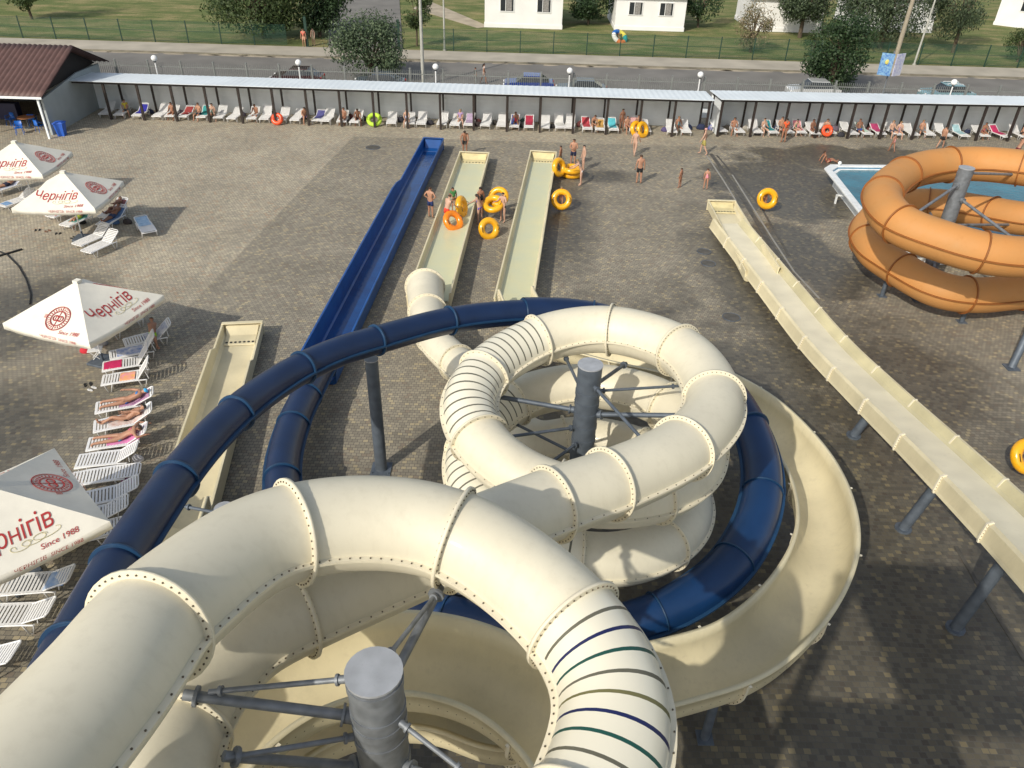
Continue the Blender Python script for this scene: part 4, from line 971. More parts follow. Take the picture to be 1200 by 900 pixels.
mast(1071,76,9,.1,.07,M['pole'],'thin whitish mast right of the thick concrete one',(.03,0))
mast(1165,-2,6,.09,.07,M['pole'],'distant thin pole near the right-hand white house')
mast(815,20,6,.07,.05,M['pole'],'thin pole on the lawn left of the pinkish bush')
# billboard of two panels on a post
p=un(1038,97,2.0); q=Vector((p.x*1.02,p.y*1.02,0)); t=thing('advert_sign','small double-sided blue and white advert sign on a pole above the road','sign',(q.x,q.y,0))
mb=MB(); mb.tube([(0,0,0),(0,0,4.2)],.06,8); mb.build('pole',M['steel'],t)
bl=mat('blue_print',(.03,.12,.42),.5,var=.6,vscale=6,col2=(.25,.45,.6)); wl=mat('pale_print',(.65,.66,.7),.5,var=.5,vscale=5,col2=(.35,.36,.6))
for sgn,m,nm in((-1,bl,'blue_panel'),(1,wl,'pale_panel')):
    mb=MB(); mb.box((sgn*.52,-.28,3.2),(1.0,.07,1.7),rz=sgn*.55); o=mb.build(nm,m,t)
mb=MB(); mb.box((.75,-.16,2.95),(.3,.02,.5),rz=.55); mb.ball((-.5,-.36,3.4),.2,nu=8,nv=5,sc_=(1,.2,1)); mb.build('printed_shapes',mat('yellow_print',(.7,.6,.15),.5),t)
# ------------------------------------------------------------------ houses
def house(x,y,w,d,label,wins,rz=0,hh=3.6,door=None):
    t=thing('house',label,'house',(x,y,0),rz)
    mb=MB(); mb.box((w/2,d/2,hh/2),(w,d,hh)); mb.build('walls',M['wh'],t)
    mb=MB(); mb.box((w/2,d/2,.22),(w+.12,d+.12,.44)); mb.build('plinth',M['wh'],t)
    mb=MB(); mb.add([(-.5,-.5,hh),(w+.5,-.5,hh),(w+.5,d+.5,hh),(-.5,d+.5,hh),(w/2,-.5,hh+2.2),(w/2,d+.5,hh+2.2)],[(0,3,2,1),(0,1,4),(3,5,2),(1,2,5,4),(0,4,5,3)]); mb.build('roof',M['roofg'],t)
    for wx,wz,ww,wh_ in wins:
        f=MB(); 
        for a,b,c,e in((wx,wz-wh_/2-.04,ww+.2,.08),(wx,wz+wh_/2+.04,ww+.2,.08),(wx-ww/2-.04,wz,.08,wh_),(wx+ww/2+.04,wz,.08,wh_),(wx-.1*ww,wz,.07,wh_)): f.box((a,-.03,b),(c,.1,e))
        fo=f.build('window',M['plastic'],t)
        g=MB(); g.box((wx,-.006,wz),(ww,.03,wh_)); g.build('pane',M['glass'],fo)
        c=MB(); rg=[]
        for i in range(25): rg.append([(wx+ww*(-.05+.42*i/24),-.028+.008*math.sin(i*1.7),wz-wh_/2+.05),(wx+ww*(-.05+.42*i/24),-.028+.008*math.sin(i*1.7),wz+wh_/2-.05)])
        c.loft(rg,0,False,True); c.build('curtain',M['curt'],fo)
    return t
house(-4.5,98.7,9.1,9,'white house with two windows, directly left of the dark bushy tree',[(2.6,2.45,1.5,1.3),(6.9,2.45,1.5,1.3)])
house(10.9,99.6,8.2,9,'white house with two windows, directly right of the dark bushy tree',[(2.3,2.35,1.5,1.3),(5.9,2.35,1.5,1.3)])
house(27.7,101.5,8.3,9,'white house with one visible window behind the pinkish bush',[(4.9,2.5,1.6,1.4)],.0)
house(41.5,104,9,9,'white house mostly hidden by the big grey-green tree',[(2.5,2.4,1.5,1.3)],.0)
house(62.3,112,9,9,'white house cut by the right edge of the picture',[(3.2,2.6,1.3,1.3),(6.2,2.6,1.6,1.3)],-.7)
# ------------------------------------------------------------------ trees and bushes
def tree(x,y,h,cr,ch,label,lm,nleaf=5000,ls=.22,trunkr=.16,name='tree',lumps=16,cat='tree',base=None,seed=1,dens=1,droop=0):
    rnd=random.Random(seed); t=thing(name,label,cat,(x,y,0)); base=h-ch if base is None else base
    tk=MB(); cz=h-ch/2
    tk.tube([(0,0,-.1),(.05*h*rnd.uniform(-1,1),.03*h*rnd.uniform(-1,1),max(.3,base+ch*.25)),(rnd.uniform(-.2,.2)*cr,0,h-ch*.25)],[trunkr,trunkr*.75,trunkr*.2],10)
    cl=[]
    for i in range(lumps):
        a=rnd.uniform(0,2*math.pi); zz=rnd.uniform(-1,1); rr=math.sqrt(max(0,1-zz*zz))*rnd.uniform(.45,.85)
        c=Vector((rr*cr*math.cos(a),rr*cr*math.sin(a),cz+zz*ch*.38)); cl.append((c,rnd.uniform(.28,.5)*cr))
        tk.tube([(0,0,max(.25,base+ch*.1)),c*.5+Vector((0,0,cz*.45)),c],[trunkr*.45,trunkr*.3,trunkr*.08],5)
    tk.build('trunk',M['trunk'],t)
    mb=MB(); V=[];F=[]
    for i in range(nleaf):
        c,r=cl[rnd.randrange(len(cl))]
        d=Vector((rnd.gauss(0,1),rnd.gauss(0,1),rnd.gauss(0,1))).normalized(); q=c+d*r*(rnd.random()**.4)*Vector((1,1,.9)).length/1.68
        if q.z<base*.7+.1: q.z=base*.7+.1+rnd.random()*.3
        s=ls*rnd.uniform(.6,1.3); n=(d+Vector((rnd.uniform(-.8,.8),rnd.uniform(-.8,.8),rnd.uniform(-.2,1.)))).normalized(); a=n.orthogonal().normalized(); a=(Matrix.Rotation(rnd.uniform(0,6.28),3,n)@a); b=n.cross(a)*.5
        if droop: a=(a+Vector((0,0,-droop))).normalized()
        k=len(V); V+=[q-a*s*.5,q+b*s*.5,q+a*s*.5,q-b*s*.5]; F.append((k,k+1,k+2,k+3))
    mb.add(V,F); mb.build('crown',LF[lm],t); return t
tree(-13.2,71.2,5.0,3.4,4.9,'round silvery-leaved bushy tree behind the long canopy','silver',9000,.26,lumps=26,seed=3,base=.2,droop=.3)
tree(27.4,71.3,6.6,3.05,6.3,'dense dark green round tree beside the road on the right','dark',11000,.26,lumps=30,seed=4,base=.3)
tree(-11.,86.2,5.6,1.9,3.8,'small mid-green street tree beside the tall mast','mid',3500,.24,seed=5,lumps=12,trunkr=.1)
tree(8.0,103,6.0,3.1,5.6,'dark bushy tree between the first two white houses','dark',7000,.3,seed=6,lumps=22,base=.8)
tree(24.4,88.3,5.0,2.6,4.6,'sparse pinkish-green bush in front of the third white house','pale',3200,.22,seed=7,lumps=16,base=.5)
tree(-27.5,88.,9,6.0,8.0,'broad mid-green tree above the fence left of the gate','mid',17000,.32,seed=8,lumps=30,trunkr=.28,base=1.2)
tree(-22.0,90.,8,4.6,7.2,'dark tree close left of the gate','dark',10000,.3,seed=9,lumps=16,trunkr=.22,base=1.)
tree(40.,93.0,9.8,6.6,8.6,'large grey-green tree beside the thick concrete mast','ash',15000,.3,seed=10,lumps=24,trunkr=.34,base=1.8,droop=.5)
tree(47.5,91.5,8.5,4.2,7.0,'drooping grey-green tree right of the two masts','ash',8000,.28,seed=11,lumps=14,trunkr=.22,base=1.6,droop=1.2)
tree(32.5,98,8.0,4.0,6.0,'grey-green tree rising behind the dark round tree','ash',9000,.28,seed=12,lumps=16,trunkr=.25,base=1.6)
tree(-56,95,7,3.2,6,'green tree at the top left corner','mid',4500,.3,seed=13,lumps=14,base=.7)
tree(21.5,103.,6,3.2,5,'dark tree at the top edge right of the second house','dark',4000,.3,seed=14,lumps=14,base=.8)
tree(52.5,87.5,3.2,1.8,3.0,'low green shrub behind the mesh fence at the right edge','mid',2000,.2,seed=15,name='shrub',cat='shrub',base=.1)
tree(30.6,86.6,2.6,1.5,2.4,'low teal-green shrub at the mesh fence below the third house','mid',1500,.2,seed=16,name='shrub',cat='shrub',base=.1)
# ------------------------------------------------------------------ vehicles
def car(px,py,col,label,rz=0,suv=0,rack=0,z=0):
    p=un(px,py-6,1.2); t=thing('parked_car',label,'car',(p.x,p.y,z),rz); m=mat('car_paint',col,.25,.3,var=.03,coat=.8)
    L=4.3;Wd=1.75;hb=.9+.12*suv;hr=1.42+.3*suv
    prof=[(-2.15,.35),(-2.12,.72),(-1.9,hb-.05),(-1.05,hb),(1.35,hb+.05),(2.05,hb),(2.15,.6),(2.12,.32)]
    mb=MB(); mb.loft([[(x,-Wd/2,z0) for x,z0 in prof],[(x,Wd/2,z0) for x,z0 in prof]],0,True,False,True); mb.build('body',m,t,bevel=.09)
    gl=[(-1.1,hb-.02),(-.45,hr-.06),(1.0,hr-.06),(1.75,hb)]; rg=[]
    for y,k in((-Wd/2+.06,0),(-Wd/2+.2,1),(Wd/2-.2,1),(Wd/2-.06,0)): rg.append([(gl[0][0],y,gl[0][1]),(gl[1][0],y if k else y,gl[1][1] if k else gl[0][1]+.02),(gl[2][0],y,gl[2][1] if k else gl[0][1]+.02),(gl[3][0],y,gl[3][1])])
    mb=MB(); mb.loft(rg,0,True,False,True); mb.build('windows',M['glass'],t)
    mb=MB(); mb.box((.27,0,hr-.04),(1.5,Wd-.38,.06)); mb.build('roof_panel',m,t,bevel=.025)
    if rack:
        for y in(-.45,.45): mb=MB(); mb.tube([(-.4,y,hr),(-.35,y,hr+.08),(.9,y,hr+.08),(.95,y,hr)],.02,5); mb.build('roof_rail',M['plastic'],t)
    for x in(-1.35,1.35):
        for y in(-1,1):
            wl_=MB(); wl_.tube([(x,y*(Wd/2-.2),.32),(x,y*(Wd/2+.01),.32)],.32,18); wo=wl_.build('wheel',M['rub'],t); rm=MB(); rm.tube([(x,y*(Wd/2+.011),.32),(x,y*(Wd/2+.02),.32)],.19,12); rm.build('rim',M['chrome'],wo)
    for y in(-.62,.62):
        h=MB(); h.box((-2.1,y,.7),(.14,.3,.14)); h.build('headlight',M['plastic'],t,bevel=.02); h=MB(); h.box((2.11,y,.75),(.1,.3,.14)); h.build('tail_light',M['red'],t,bevel=.02)
car(620,96,(.01,.05,.32),'dark blue car parked behind the long canopy',.0)
car(348,88,(.06,.012,.015),'dark maroon car behind the canopy near the second globe lamp')
car(682,102,(.02,.025,.03),'black car right of the dark blue car')
car(955,104,(.75,.76,.76),'white car below the dark green round tree',0,.3,0)
car(1112,108,(.25,.45,.52),'light blue-grey car with roof rails at the right',0,.2,1)
car(444,94,(.08,.11,.16),'dark grey-blue car beneath the silvery bush')
# ------------------------------------------------------------------ pool
c=[un(967,196,.95),un(1046,297,.95)]; 
px0=19.3; p1=un(966,197,.95); p2=un(1040,291,.95)
t=thing('swimming_pool','raised white-rimmed blue pool under the orange slide','pool',(0,0,0))
poly=[(p1.x,p1.y),(p1.x+.6,p1.y+.75),(p1.x+13,p1.y+1.55),(p1.x+13,p2.y+.2),(p2.x+1.0,p2.y-.3),(p2.x,p2.y)]
def inset(poly,d):
    n=len(poly); cx=sum(p[0] for p in poly)/n; cy=sum(p[1] for p in poly)/n; return [(cx+(p[0]-cx)*(1-d/max(.1,abs(p[0]-cx)+.001) if abs(p[0]-cx)>d else .9),cy+(p[1]-cy)*(1-d/max(.1,abs(p[1]-cy)+.001) if abs(p[1]-cy)>d else .9)) for p in poly]
i1=inset(poly,.38); i2=inset(poly,.42)
mb=MB(); r3=lambda P,z:[(a,b,z) for a,b in P]
mb.loft([r3(inset(poly,.55),.02),r3(inset(poly,.55),.83),r3(poly,.85),r3(poly,.97),r3(i1,.97),r3(i1,.9)],0,True,False); mb.build('rim_wall',M['pool'],t,bevel=.03)
mb=MB(); mb.loft([r3(i1,.9),r3(inset(poly,.5),.6),r3(inset(poly,.75),.59),r3(inset(poly,.8),.35),r3(inset(poly,1.1),.34),r3(inset(poly,1.2),.05)],0,True,False); mb.add(r3(inset(poly,1.2),.05),[tuple(range(len(poly)))]); mb.build('liner',M['poolin'],t)
mb=MB(); mb.add(r3(inset(poly,.4),.8),[tuple(range(len(poly)))]); o=mb.build('water',M['water'],t)
mb=MB(); p=un(985,229,.5); mb.box((p.x,p.y,.5),(.5,.12,.08)); mb.box((p.x-.2,p.y,.25),(.08,.12,.5)); mb.build('side_bracket',M['pool'],t)
p=un(984,192,1.05); mb=MB(); mb.ball((p.x,p.y,1.1),.12); mb.build('skimmer_knob',M['pool'],t)
# ------------------------------------------------------------------ drains, manholes, hose
for i,(px,py,r) in enumerate(((825,295,.33),(830,309,.33),(857,372,.36),(437,173,.45))):
    p=un(px,py,0); t=thing('manhole_cover',['round cover nearest the top end of the straight slide','round cover, second of the close pair by the straight slide','lone round cover between the coil and the straight slide','round cover left of the blue runout end'][i],'manhole cover',(p.x,p.y,.004))
    mb=MB(); mb.tube([(0,0,0),(0,0,.02)],r,24); 
    mb.build('plate',M['drain'],t); mb=MB(); mb.torus(r+.02,.02,0,Matrix.Translation((0,0,.012)),24,6); mb.build('ring',M['steeld'],t)
def strip(name,label,P,w,m,z=.01,cat='drain'):
    mb=MB(); P=[un(*p) for p in P]; rg=[]
    for i,p in enumerate(P):
        d=(P[min(i+1,len(P)-1)]-P[max(0,i-1)]).normalized(); s=d.cross(Vector((0,0,1)))*w/2; rg.append([p-s+Vector((0,0,.001)),p-s+Vector((0,0,z)),p+s+Vector((0,0,z)),p+s+Vector((0,0,.001))])
    mb.loft(rg,0,True,False,True); o=mb.build(name,m); tag(o,label,cat); return o
strip('drain_channel','long dark slotted drain running down from the gap beside the straight slide',[(833,180),(872,235),(905,290),(948,352)],.26,M['drain'],.012)
strip('drain_channel','second narrower dark drain to the right of the long one',[(840,182),(890,240),(925,300)],.12,M['drain'],.014)
strip('drain_channel','pale steel channel edge left of the dark drain',[(828,182),(848,212),(862,235)],.09,M['drainl'],.02)
strip('drain_channel','pale steel channel edge right of the dark drains',[(858,205),(880,240),(905,280),(930,318),(960,350)],.09,M['drainl'],.024)
strip('drain_channel','thin dark drain line under the lower part of the straight slide',[(1120,640),(1155,700),(1205,780)],.12,M['drain'],.012)
mb=MB(); mb.tube([un(*p,.03) for p in ((-8,292),(8,298),(22,312),(31,328),(36,345),(35,356))],.035,8); tag(mb.build('hose',M['rub']),'black hose curving over the paving at the left edge','hose')
mb=MB(); mb.tube([un(-12,303,.04),un(26,292,.04)],.05,6); tag(mb.build('hose',M['rub']),'short dark hose piece crossing the curved one','hose')
# ------------------------------------------------------------------ people
BL=dict(spine=.20,chest=.21,neck=.15,head=.095,top=.10,ush=.175,hip=.095,thigh=.43,shin=.42,foot=.17,ua=.29,fa=.25,hand=.075)
def V3(*a): return Vector(a).normalized()
def person(x,y,z,rz,label,h=1.72,skin=0,hair=0,wear=(('trunks',(.02,.03,.1)),),torso=(0,0,1),front=(0,1,0),thigh=None,shin=None,ua=None,fa=None,headd=None,female=False,long_hair=False,group=None,slim=1,cap=None,rest='feet'):
    """limb directions in the body's own coordinates: y is the way it faces, x its left... given for (left,right)"""
    k=h/1.72; T=Vector(torso).normalized(); Fv=Vector(front); Fv=(Fv-T*Fv.dot(T)).normalized(); S=Fv.cross(T).normalized()
    D=lambda v: Vector(v).normalized()
    thigh=thigh or ((-.03,.05,-1),(.06,-.02,-1)); shin=shin or ((-.02,-.06,-1),(.04,-.08,-1))
    ua=ua or ((-.22,-.05,-1),(.25,0,-1)); fa=fa or ((-.08,.3,-1),(.1,.25,-1))
    hd=D(headd) if headd else (T+Fv*.15).normalized()
    P={}; R={}
    b={k2:v*k for k2,v in BL.items()}
    w=.9 if female else 1
    P['pelvis']=Vector((0,0,0)); P['spine']=T*b['spine']; P['chest']=P['spine']+T*b['chest']; P['neck']=P['chest']+T*b['neck']*.75+hd*.01; P['head']=P['neck']+hd*b['head']; P['top']=P['head']+hd*b['top']
    sh=.175*k*w; hp=(.1 if female else .09)*k
    rad=dict(pelvis=.125,spine=.108 if female else .118,chest=.128 if female else .142,neck=.05,head=.088,top=.075,hipL=.092,hipR=.092,kneeL=.056,kneeR=.056,ankL=.036,ankR=.036,toeL=.03,toeR=.03,shL=.058,shR=.058,elL=.041,elR=.041,wrL=.027,wrR=.027,paL=.036,paR=.036)
    E=[('pelvis','spine'),('spine','chest'),('chest','neck'),('neck','head'),('head','top')]
    for i,(sd,sg) in enumerate((('L',-1),('R',1))):
        sx=S*sg
        P['sh'+sd]=P['chest']+sx*sh+T*.055*k; P['el'+sd]=P['sh'+sd]+D(ua[i])*b['ua']; P['wr'+sd]=P['el'+sd]+D(fa[i])*b['fa']; P['pa'+sd]=P['wr'+sd]+D(fa[i])*b['hand']
        P['hip'+sd]=P['pelvis']+sx*hp-T*.05*k; P['knee'+sd]=P['hip'+sd]+D(thigh[i])*b['thigh']; P['ank'+sd]=P['knee'+sd]+D(shin[i])*b['shin']
        fd=D(shin[i]); f0=Fv if abs(fd.dot(Fv))<.8 else T*-.2+Vector((0,0,1)); fo=(f0-fd*f0.dot(fd)).normalized()
        P['toe'+sd]=P['ank'+sd]+(fo*.9+fd*.25).normalized()*b['foot']
        E+=[('chest','sh'+sd),('sh'+sd,'el'+sd),('el'+sd,'wr'+sd),('wr'+sd,'pa'+sd),('pelvis','hip'+sd),('hip'+sd,'knee'+sd),('knee'+sd,'ank'+sd),('ank'+sd,'toe'+sd)]
    names=list(P); idx={n:i for i,n in enumerate(names)}
    me=bpy.data.meshes.new('person'); me.from_pydata([P[n] for n in names],[(idx[a],idx[c]) for a,c in E],[])
    o=bpy.data.objects.new('tmp',me); COL.objects.link(o)
    sm=o.modifiers.new('s','SKIN'); sm.use_smooth_shade=True; sm.branch_smoothing=.3
    lay=me.skin_vertices[0] if me.skin_vertices else None
    if lay is None:
        bm=bmesh.new(); bm.from_mesh(me); bm.verts.layers.skin.verify(); bm.to_mesh(me); bm.free(); lay=me.skin_vertices[0]
    for n in names:
        r=rad[n]*k*slim*1.1; lay.data[idx[n]].radius=(r,r); lay.data[idx[n]].use_root=(n=='pelvis')
    ss=o.modifiers.new('u','SUBSURF'); ss.levels=1; ss.render_levels=1
    dg=bpy.context.evaluated_depsgraph_get(); body=bpy.data.meshes.new_from_object(o.evaluated_get(dg)); bpy.data.objects.remove(o)
    # flatten the trunk a little front to back
    segs=[(P[a],P[c],a,c) for a,c in E]
    def near(q):
        best=None
        for a,c,na,nc in segs:
            ab=c-a; t=max(0,min(1,(q-a).dot(ab)/ab.length_squared)); dd=(q-(a+ab*t)).length
            if best is None or dd<best[0]: best=(dd,na,nc,t)
        return best
    for v in body.vertices:
        s_=near(v.co)
        if s_[2] in('spine','chest') or (s_[1]=='pelvis' and s_[2].startswith('hip')): v.co-=Fv*(v.co.dot(Fv))*.24; 
    mb=MB(); mb.add([v.co for v in body.vertices],[tuple(p.vertices) for p in body.polygons],0,True)
    # face and hands
    hdv=P['head']; up=(P['top']-P['head']).normalized(); ff=(Fv-up*Fv.dot(up)).normalized(); ss_=ff.cross(up)
    mb.tube([hdv+ff*.078*k+up*.035*k,hdv+ff*.108*k+up*.0*k,hdv+ff*.08*k-up*.01*k],[.006*k,.015*k,.008*k],6)
    for sg in(-1,1): mb.ball(hdv+ss_*sg*.088*k+up*.01*k,.022*k,0,6,4)
    for sd,i in(('L',0),('R',1)):
        d=D(fa[i]); pm=P['pa'+sd]; lat=(S-d*S.dot(d)); lat=lat.normalized() if lat.length>.1 else ff; cu=d.cross(lat)
        if cu.dot(ff)<0: cu=-cu
        for q in range(4):
            o0=pm+lat*(q-1.5)*.018*k+d*.01*k; ln=(.058,.07,.066,.05)[q]*k
            mb.tube([o0-d*.03*k,o0+d*ln*.45,o0+d*ln*.8+cu*ln*.3,o0+d*ln*.95+cu*ln*.7],[.0095*k,.009*k,.008*k,.006*k],5)
        sgn=-1 if sd=='R' else 1
        o0=P['wr'+sd]+lat*sgn*.02*k+d*.02*k; mb.tube([o0,o0+d*.035*k+lat*sgn*.025*k,o0+d*.065*k+lat*sgn*.03*k+cu*.01*k],[.013*k,.011*k,.008*k],5)
    root=Matrix.Translation((x,y,z))@Matrix.Rotation(rz,4,'Z')
    if rest=='feet':
        lowest=min(v[2] for v in mb.v); off=-lowest
    else: off=0
    o=mb.build('person',SK[skin]); tag(o,label,'person',group); o.location=(x,y,z+off); o.rotation_euler=(0,0,rz)
    # clothing follows the body surface
    bm=bmesh.new(); bm.from_mesh(body); bm.normal_update(); cls=[near(v.co) for v in bm.verts]
    def garment(name,test,m,offs):
        keep=[]
        for f in bm.faces:
            if all(test(cls[v.index],v.co) for v in f.verts): keep.append(f)
        if not keep: return
        ids={};V=[];F=[]
        for f in keep:
            q=[]
            for v in f.verts:
                if v.index not in ids: ids[v.index]=len(V); V.append(v.co+v.normal*offs)
                q.append(ids[v.index])
            F.append(tuple(q))
        g=MB(); n=len(V); V2=[]
        inv={b_:a_ for a_,b_ in ids.items()}
        for i in range(n): V2.append(bm.verts[inv[i]].co-bm.verts[inv[i]].normal*.004)
        cnt={}
        for f in F:
            for a_,b_ in zip(f,f[1:]+f[:1]): cnt[a_,b_]=1
        F2=[(a_,b_,b_+n,a_+n)[::-1] for (a_,b_) in cnt if (b_,a_) not in cnt]
        g.add(V+V2,F+F2,0,True); g.build(name,m,o)
    bm.verts.ensure_lookup_table()
    trunkco=lambda c: c.dot(T)
    for kind,col in wear:
        m=cloth(col)
        if kind=='trunks': garment('swim_trunks',lambda s_,c:(s_[2].startswith('hip')) or (s_[1].startswith('hip') and s_[3]<.62) or (s_[2]=='spine' and s_[3]<.35),m,.012*k)
        elif kind=='brief': garment('swim_briefs',lambda s_,c:(s_[2].startswith('hip')) or (s_[1].startswith('hip') and s_[3]<.16) or (s_[2]=='spine' and s_[3]<.25),m,.009*k)
        elif kind=='top': garment('bikini_top',lambda s_,c:.26*k<trunkco(c)<.43*k and s_[2] in('spine','chest','neck','shL','shR') and s_[1]!='shL',m,.009*k)
        elif kind=='suit': garment('swimsuit',lambda s_,c: trunkco(c)<.43*k and (s_[2] in('spine','chest') or s_[2].startswith('hip') or (s_[1].startswith('hip') and s_[3]<.14)),m,.009*k)
        elif kind=='shirt': garment('shirt',lambda s_,c: s_[2] in('spine','chest') or (s_[2]=='neck' and s_[3]<.45) or s_[2].startswith('sh') or (s_[1].startswith('sh') and s_[3]<.5),m,.015*k)
        elif kind=='dress': garment('dress',lambda s_,c: s_[2] in('spine','chest') or s_[2].startswith('sh') or s_[2].startswith('hip') or (s_[1].startswith('hip') and s_[3]<.8),m,.018*k)
        elif kind=='shorts': garment('shorts',lambda s_,c:(s_[2].startswith('hip')) or (s_[1].startswith('hip') and s_[3]<.85) or (s_[2]=='spine' and s_[3]<.35),m,.016*k)
    hm=HR[hair] if cap is None else cloth(cap)
    def hairtest(s_,c):
        if s_[2] not in('head','top'): return False
        q=c-hdv; return q.dot(up)>.035*k or (q.dot(ff)<.02*k and q.dot(up)>(-.07*k if long_hair else -.03*k))
    garment('cap' if cap else 'hair',hairtest,hm,.014*k)
    bm.free()
    if long_hair:
        g=MB(); g.tube([hdv-ff*.07*k+up*.04*k,hdv-ff*.1*k-up*.07*k,hdv-ff*.085*k-up*.2*k-T*.03],[.05*k,.06*k,.035*k],8); g.build('ponytail',hm,o)
    e=MB(); 
    for sg in(-1,1): e.ball(hdv+ff*.082*k+ss_*sg*.033*k+up*.028*k,.0095*k,0,6,4)
    e.build('eyes',M['rub'],o)
    e=MB(); e.tube([hdv+ff*.083*k-up*.035*k-ss_*.022*k,hdv+ff*.089*k-up*.037*k,hdv+ff*.083*k-up*.035*k+ss_*.022*k],.0055*k,5); e.build('mouth',mat('lips',(.35,.09,.07),.5) if 'lips' not in bpy.data.materials else bpy.data.materials['lips'],o)
    return o
walkA=dict(thigh=((-.02,.38,-1),(.03,-.3,-1)),shin=((-.02,.1,-1),(.03,-.55,-1)),ua=((-.2,-.35,-1),(.22,.35,-1)),fa=((-.1,-.05,-1),(.1,.8,-1)))
walkB=dict(thigh=((-.02,-.25,-1),(.03,.35,-1)),shin=((-.02,-.55,-1),(.03,.05,-1)),ua=((-.25,.3,-1),(.22,-.3,-1)),fa=((-.1,.6,-1),(.1,.1,-1)))
akimbo=dict(ua=((-.75,-.15,-1),(.75,-.15,-1)),fa=((.75,.3,-.6),(-.75,.3,-.6)))
fold=dict(ua=((-.2,.2,-1),(.2,.2,-1)),fa=((.8,.9,.15),(-.8,.9,.05)))
reach=dict(torso=(0,.35,1),ua=((-.15,.9,-.8),(.15,.9,-.8)),fa=((.05,1,-.6),(-.05,1,-.6)))
def sit(**kw):
    d=dict(thigh=((-.18,1,.02),(.18,1,.02)),shin=((-.1,.25,-1),(.1,.1,-1)),torso=(0,-.05,1),ua=((-.2,.3,-1),(.25,.3,-1)),fa=((.2,1,-.1),(-.2,1,-.2)),rest='none'); d.update(kw); return d
def at(px,py,z=0): p=un(px,py,z); return p.x,p.y
def stand(px,py,label,rz,h,**kw):
    x,y=at(px,py); return person(x,y,0,rz,label,h,**kw)
PI=math.pi
# on the plaza; rz 0 = facing away from the camera, PI = towards it
stand(505,255,'man in navy trunks standing between the blue and cream runouts',-.4,1.72,skin=0,hair=1,wear=(('trunks',(.015,.03,.12)),),**akimbo)
stand(545,181,'man bending with hands on knees behind the end of the left cream runout',PI,1.7,skin=1,wear=(('trunks',(.02,.02,.02)),),torso=(0,.4,1),ua=((-.3,.5,-1),(.3,.5,-1)),fa=((.2,.2,-1),(-.2,.2,-1)))
def in_slide(px,py,label,rz,h,z=.27,**kw):
    p=un(px,py,z); return person(p.x,p.y,z,rz,label,h,**kw)
in_slide(524,264,'pink-shouldered bather in red shorts wading in the left cream runout with an orange ring',-.6,1.65,skin=2,hair=1,wear=(('trunks',(.7,.06,.03)),),torso=(.1,.3,1),ua=((-.2,.5,-1),(.35,.5,-1)),fa=((0,.8,-.8),(.1,.9,-.7)))
in_slide(532,248,'child in a green top with a yellow ring in the left cream runout',.4,1.35,skin=1,hair=0,wear=(('shirt',(.05,.2,.06)),('brief',(.02,.05,.02))),torso=(0,.3,1))
stand(562,262,'woman in a purple bikini bending over the cream runout wall',.9,1.65,skin=2,hair=0,wear=(('brief',(.12,.08,.45)),('top',(.1,.08,.4))),female=True,long_hair=True,**reach)
stand(563,252,'person in black swimsuit close behind the woman in purple',.5,1.6,skin=1,hair=0,wear=(('suit',(.01,.01,.012)),),female=True)
stand(589,260,'woman in a black and white bikini carrying a pair of yellow rings',2.6,1.66,skin=2,hair=0,wear=(('brief',(.01,.01,.01)),('top',(.6,.6,.6))),female=True,ua=((-.5,.5,-.8),(.5,.3,-1)),fa=((-.3,.9,.1),(.2,.9,0)))
stand(656,198,'slim boy in green trunks at the end of the right cream runout',1.2,1.5,skin=1,hair=0,wear=(('trunks',(.05,.12,.06)),),slim=.92)
stand(671,195,'man in dark navy trunks standing behind the stacked yellow rings',PI-.2,1.78,skin=0,hair=1,wear=(('trunks',(.01,.015,.05)),),**fold)
stand(683,200,'woman with dark hair and striped bikini right of the man behind the stack',1.9,1.64,skin=2,hair=0,wear=(('brief',(.3,.3,.34)),('top',(.3,.3,.34))),female=True)
stand(680,217,'woman in a white bikini leaning to the stacked yellow rings',1.5,1.66,skin=2,hair=2,wear=(('brief',(.7,.7,.7)),('top',(.7,.7,.7))),female=True,torso=(0,.45,1),ua=((-.1,.8,-.8),(.1,.8,-.8)),fa=((0,1,-.4),(0,1,-.4)))
stand(657,244,'child holding a yellow ring in front, right of the right cream runout',PI,1.25,skin=0,hair=2,wear=(('brief',(.3,.05,.2)),),ua=((-.4,.6,-.8),(.4,.6,-.8)),fa=((.1,.9,.1),(-.1,.9,.1)))
stand(743,182,'woman in a white bikini walking towards the standing man',-.5,1.68,skin=2,hair=2,wear=(('brief',(.75,.72,.7)),('top',(.75,.72,.7))),female=True,**walkA)
stand(748,215,'man in black trunks standing with his back turned on the open paving',.1,1.78,skin=0,hair=1,wear=(('trunks',(.008,.008,.012)),))
stand(796,220,'small sunburnt child standing alone on the paving',.9,1.22,skin=1,hair=1,wear=(('brief',(.35,.12,.05)),))
stand(826,222,'girl in a pink swimsuit standing near the end of the straight slide',-.3,1.3,skin=0,hair=1,wear=(('suit',(.8,.3,.36)),),female=True)
stand(823,181,'man in yellowish shorts and pink cap striding past the gap between canopies',1.25,1.8,skin=2,hair=2,wear=(('shorts',(.4,.34,.1)),),cap=(.7,.35,.35),**walkB)
stand(894,246,'child standing behind a yellow ring by the straight slide',PI,1.2,skin=0,hair=1,wear=(('brief',(.4,.1,.1)),),ua=((-.4,.6,-.8),(.4,.6,-.8)),fa=((.1,.9,.1),(-.1,.9,.1)))
stand(917,167,'person in orange swimwear standing in front of the right-hand canopy',.2,1.7,skin=1,hair=0,wear=(('shirt',(.9,.12,.03)),('brief',(.9,.12,.03))),female=True)
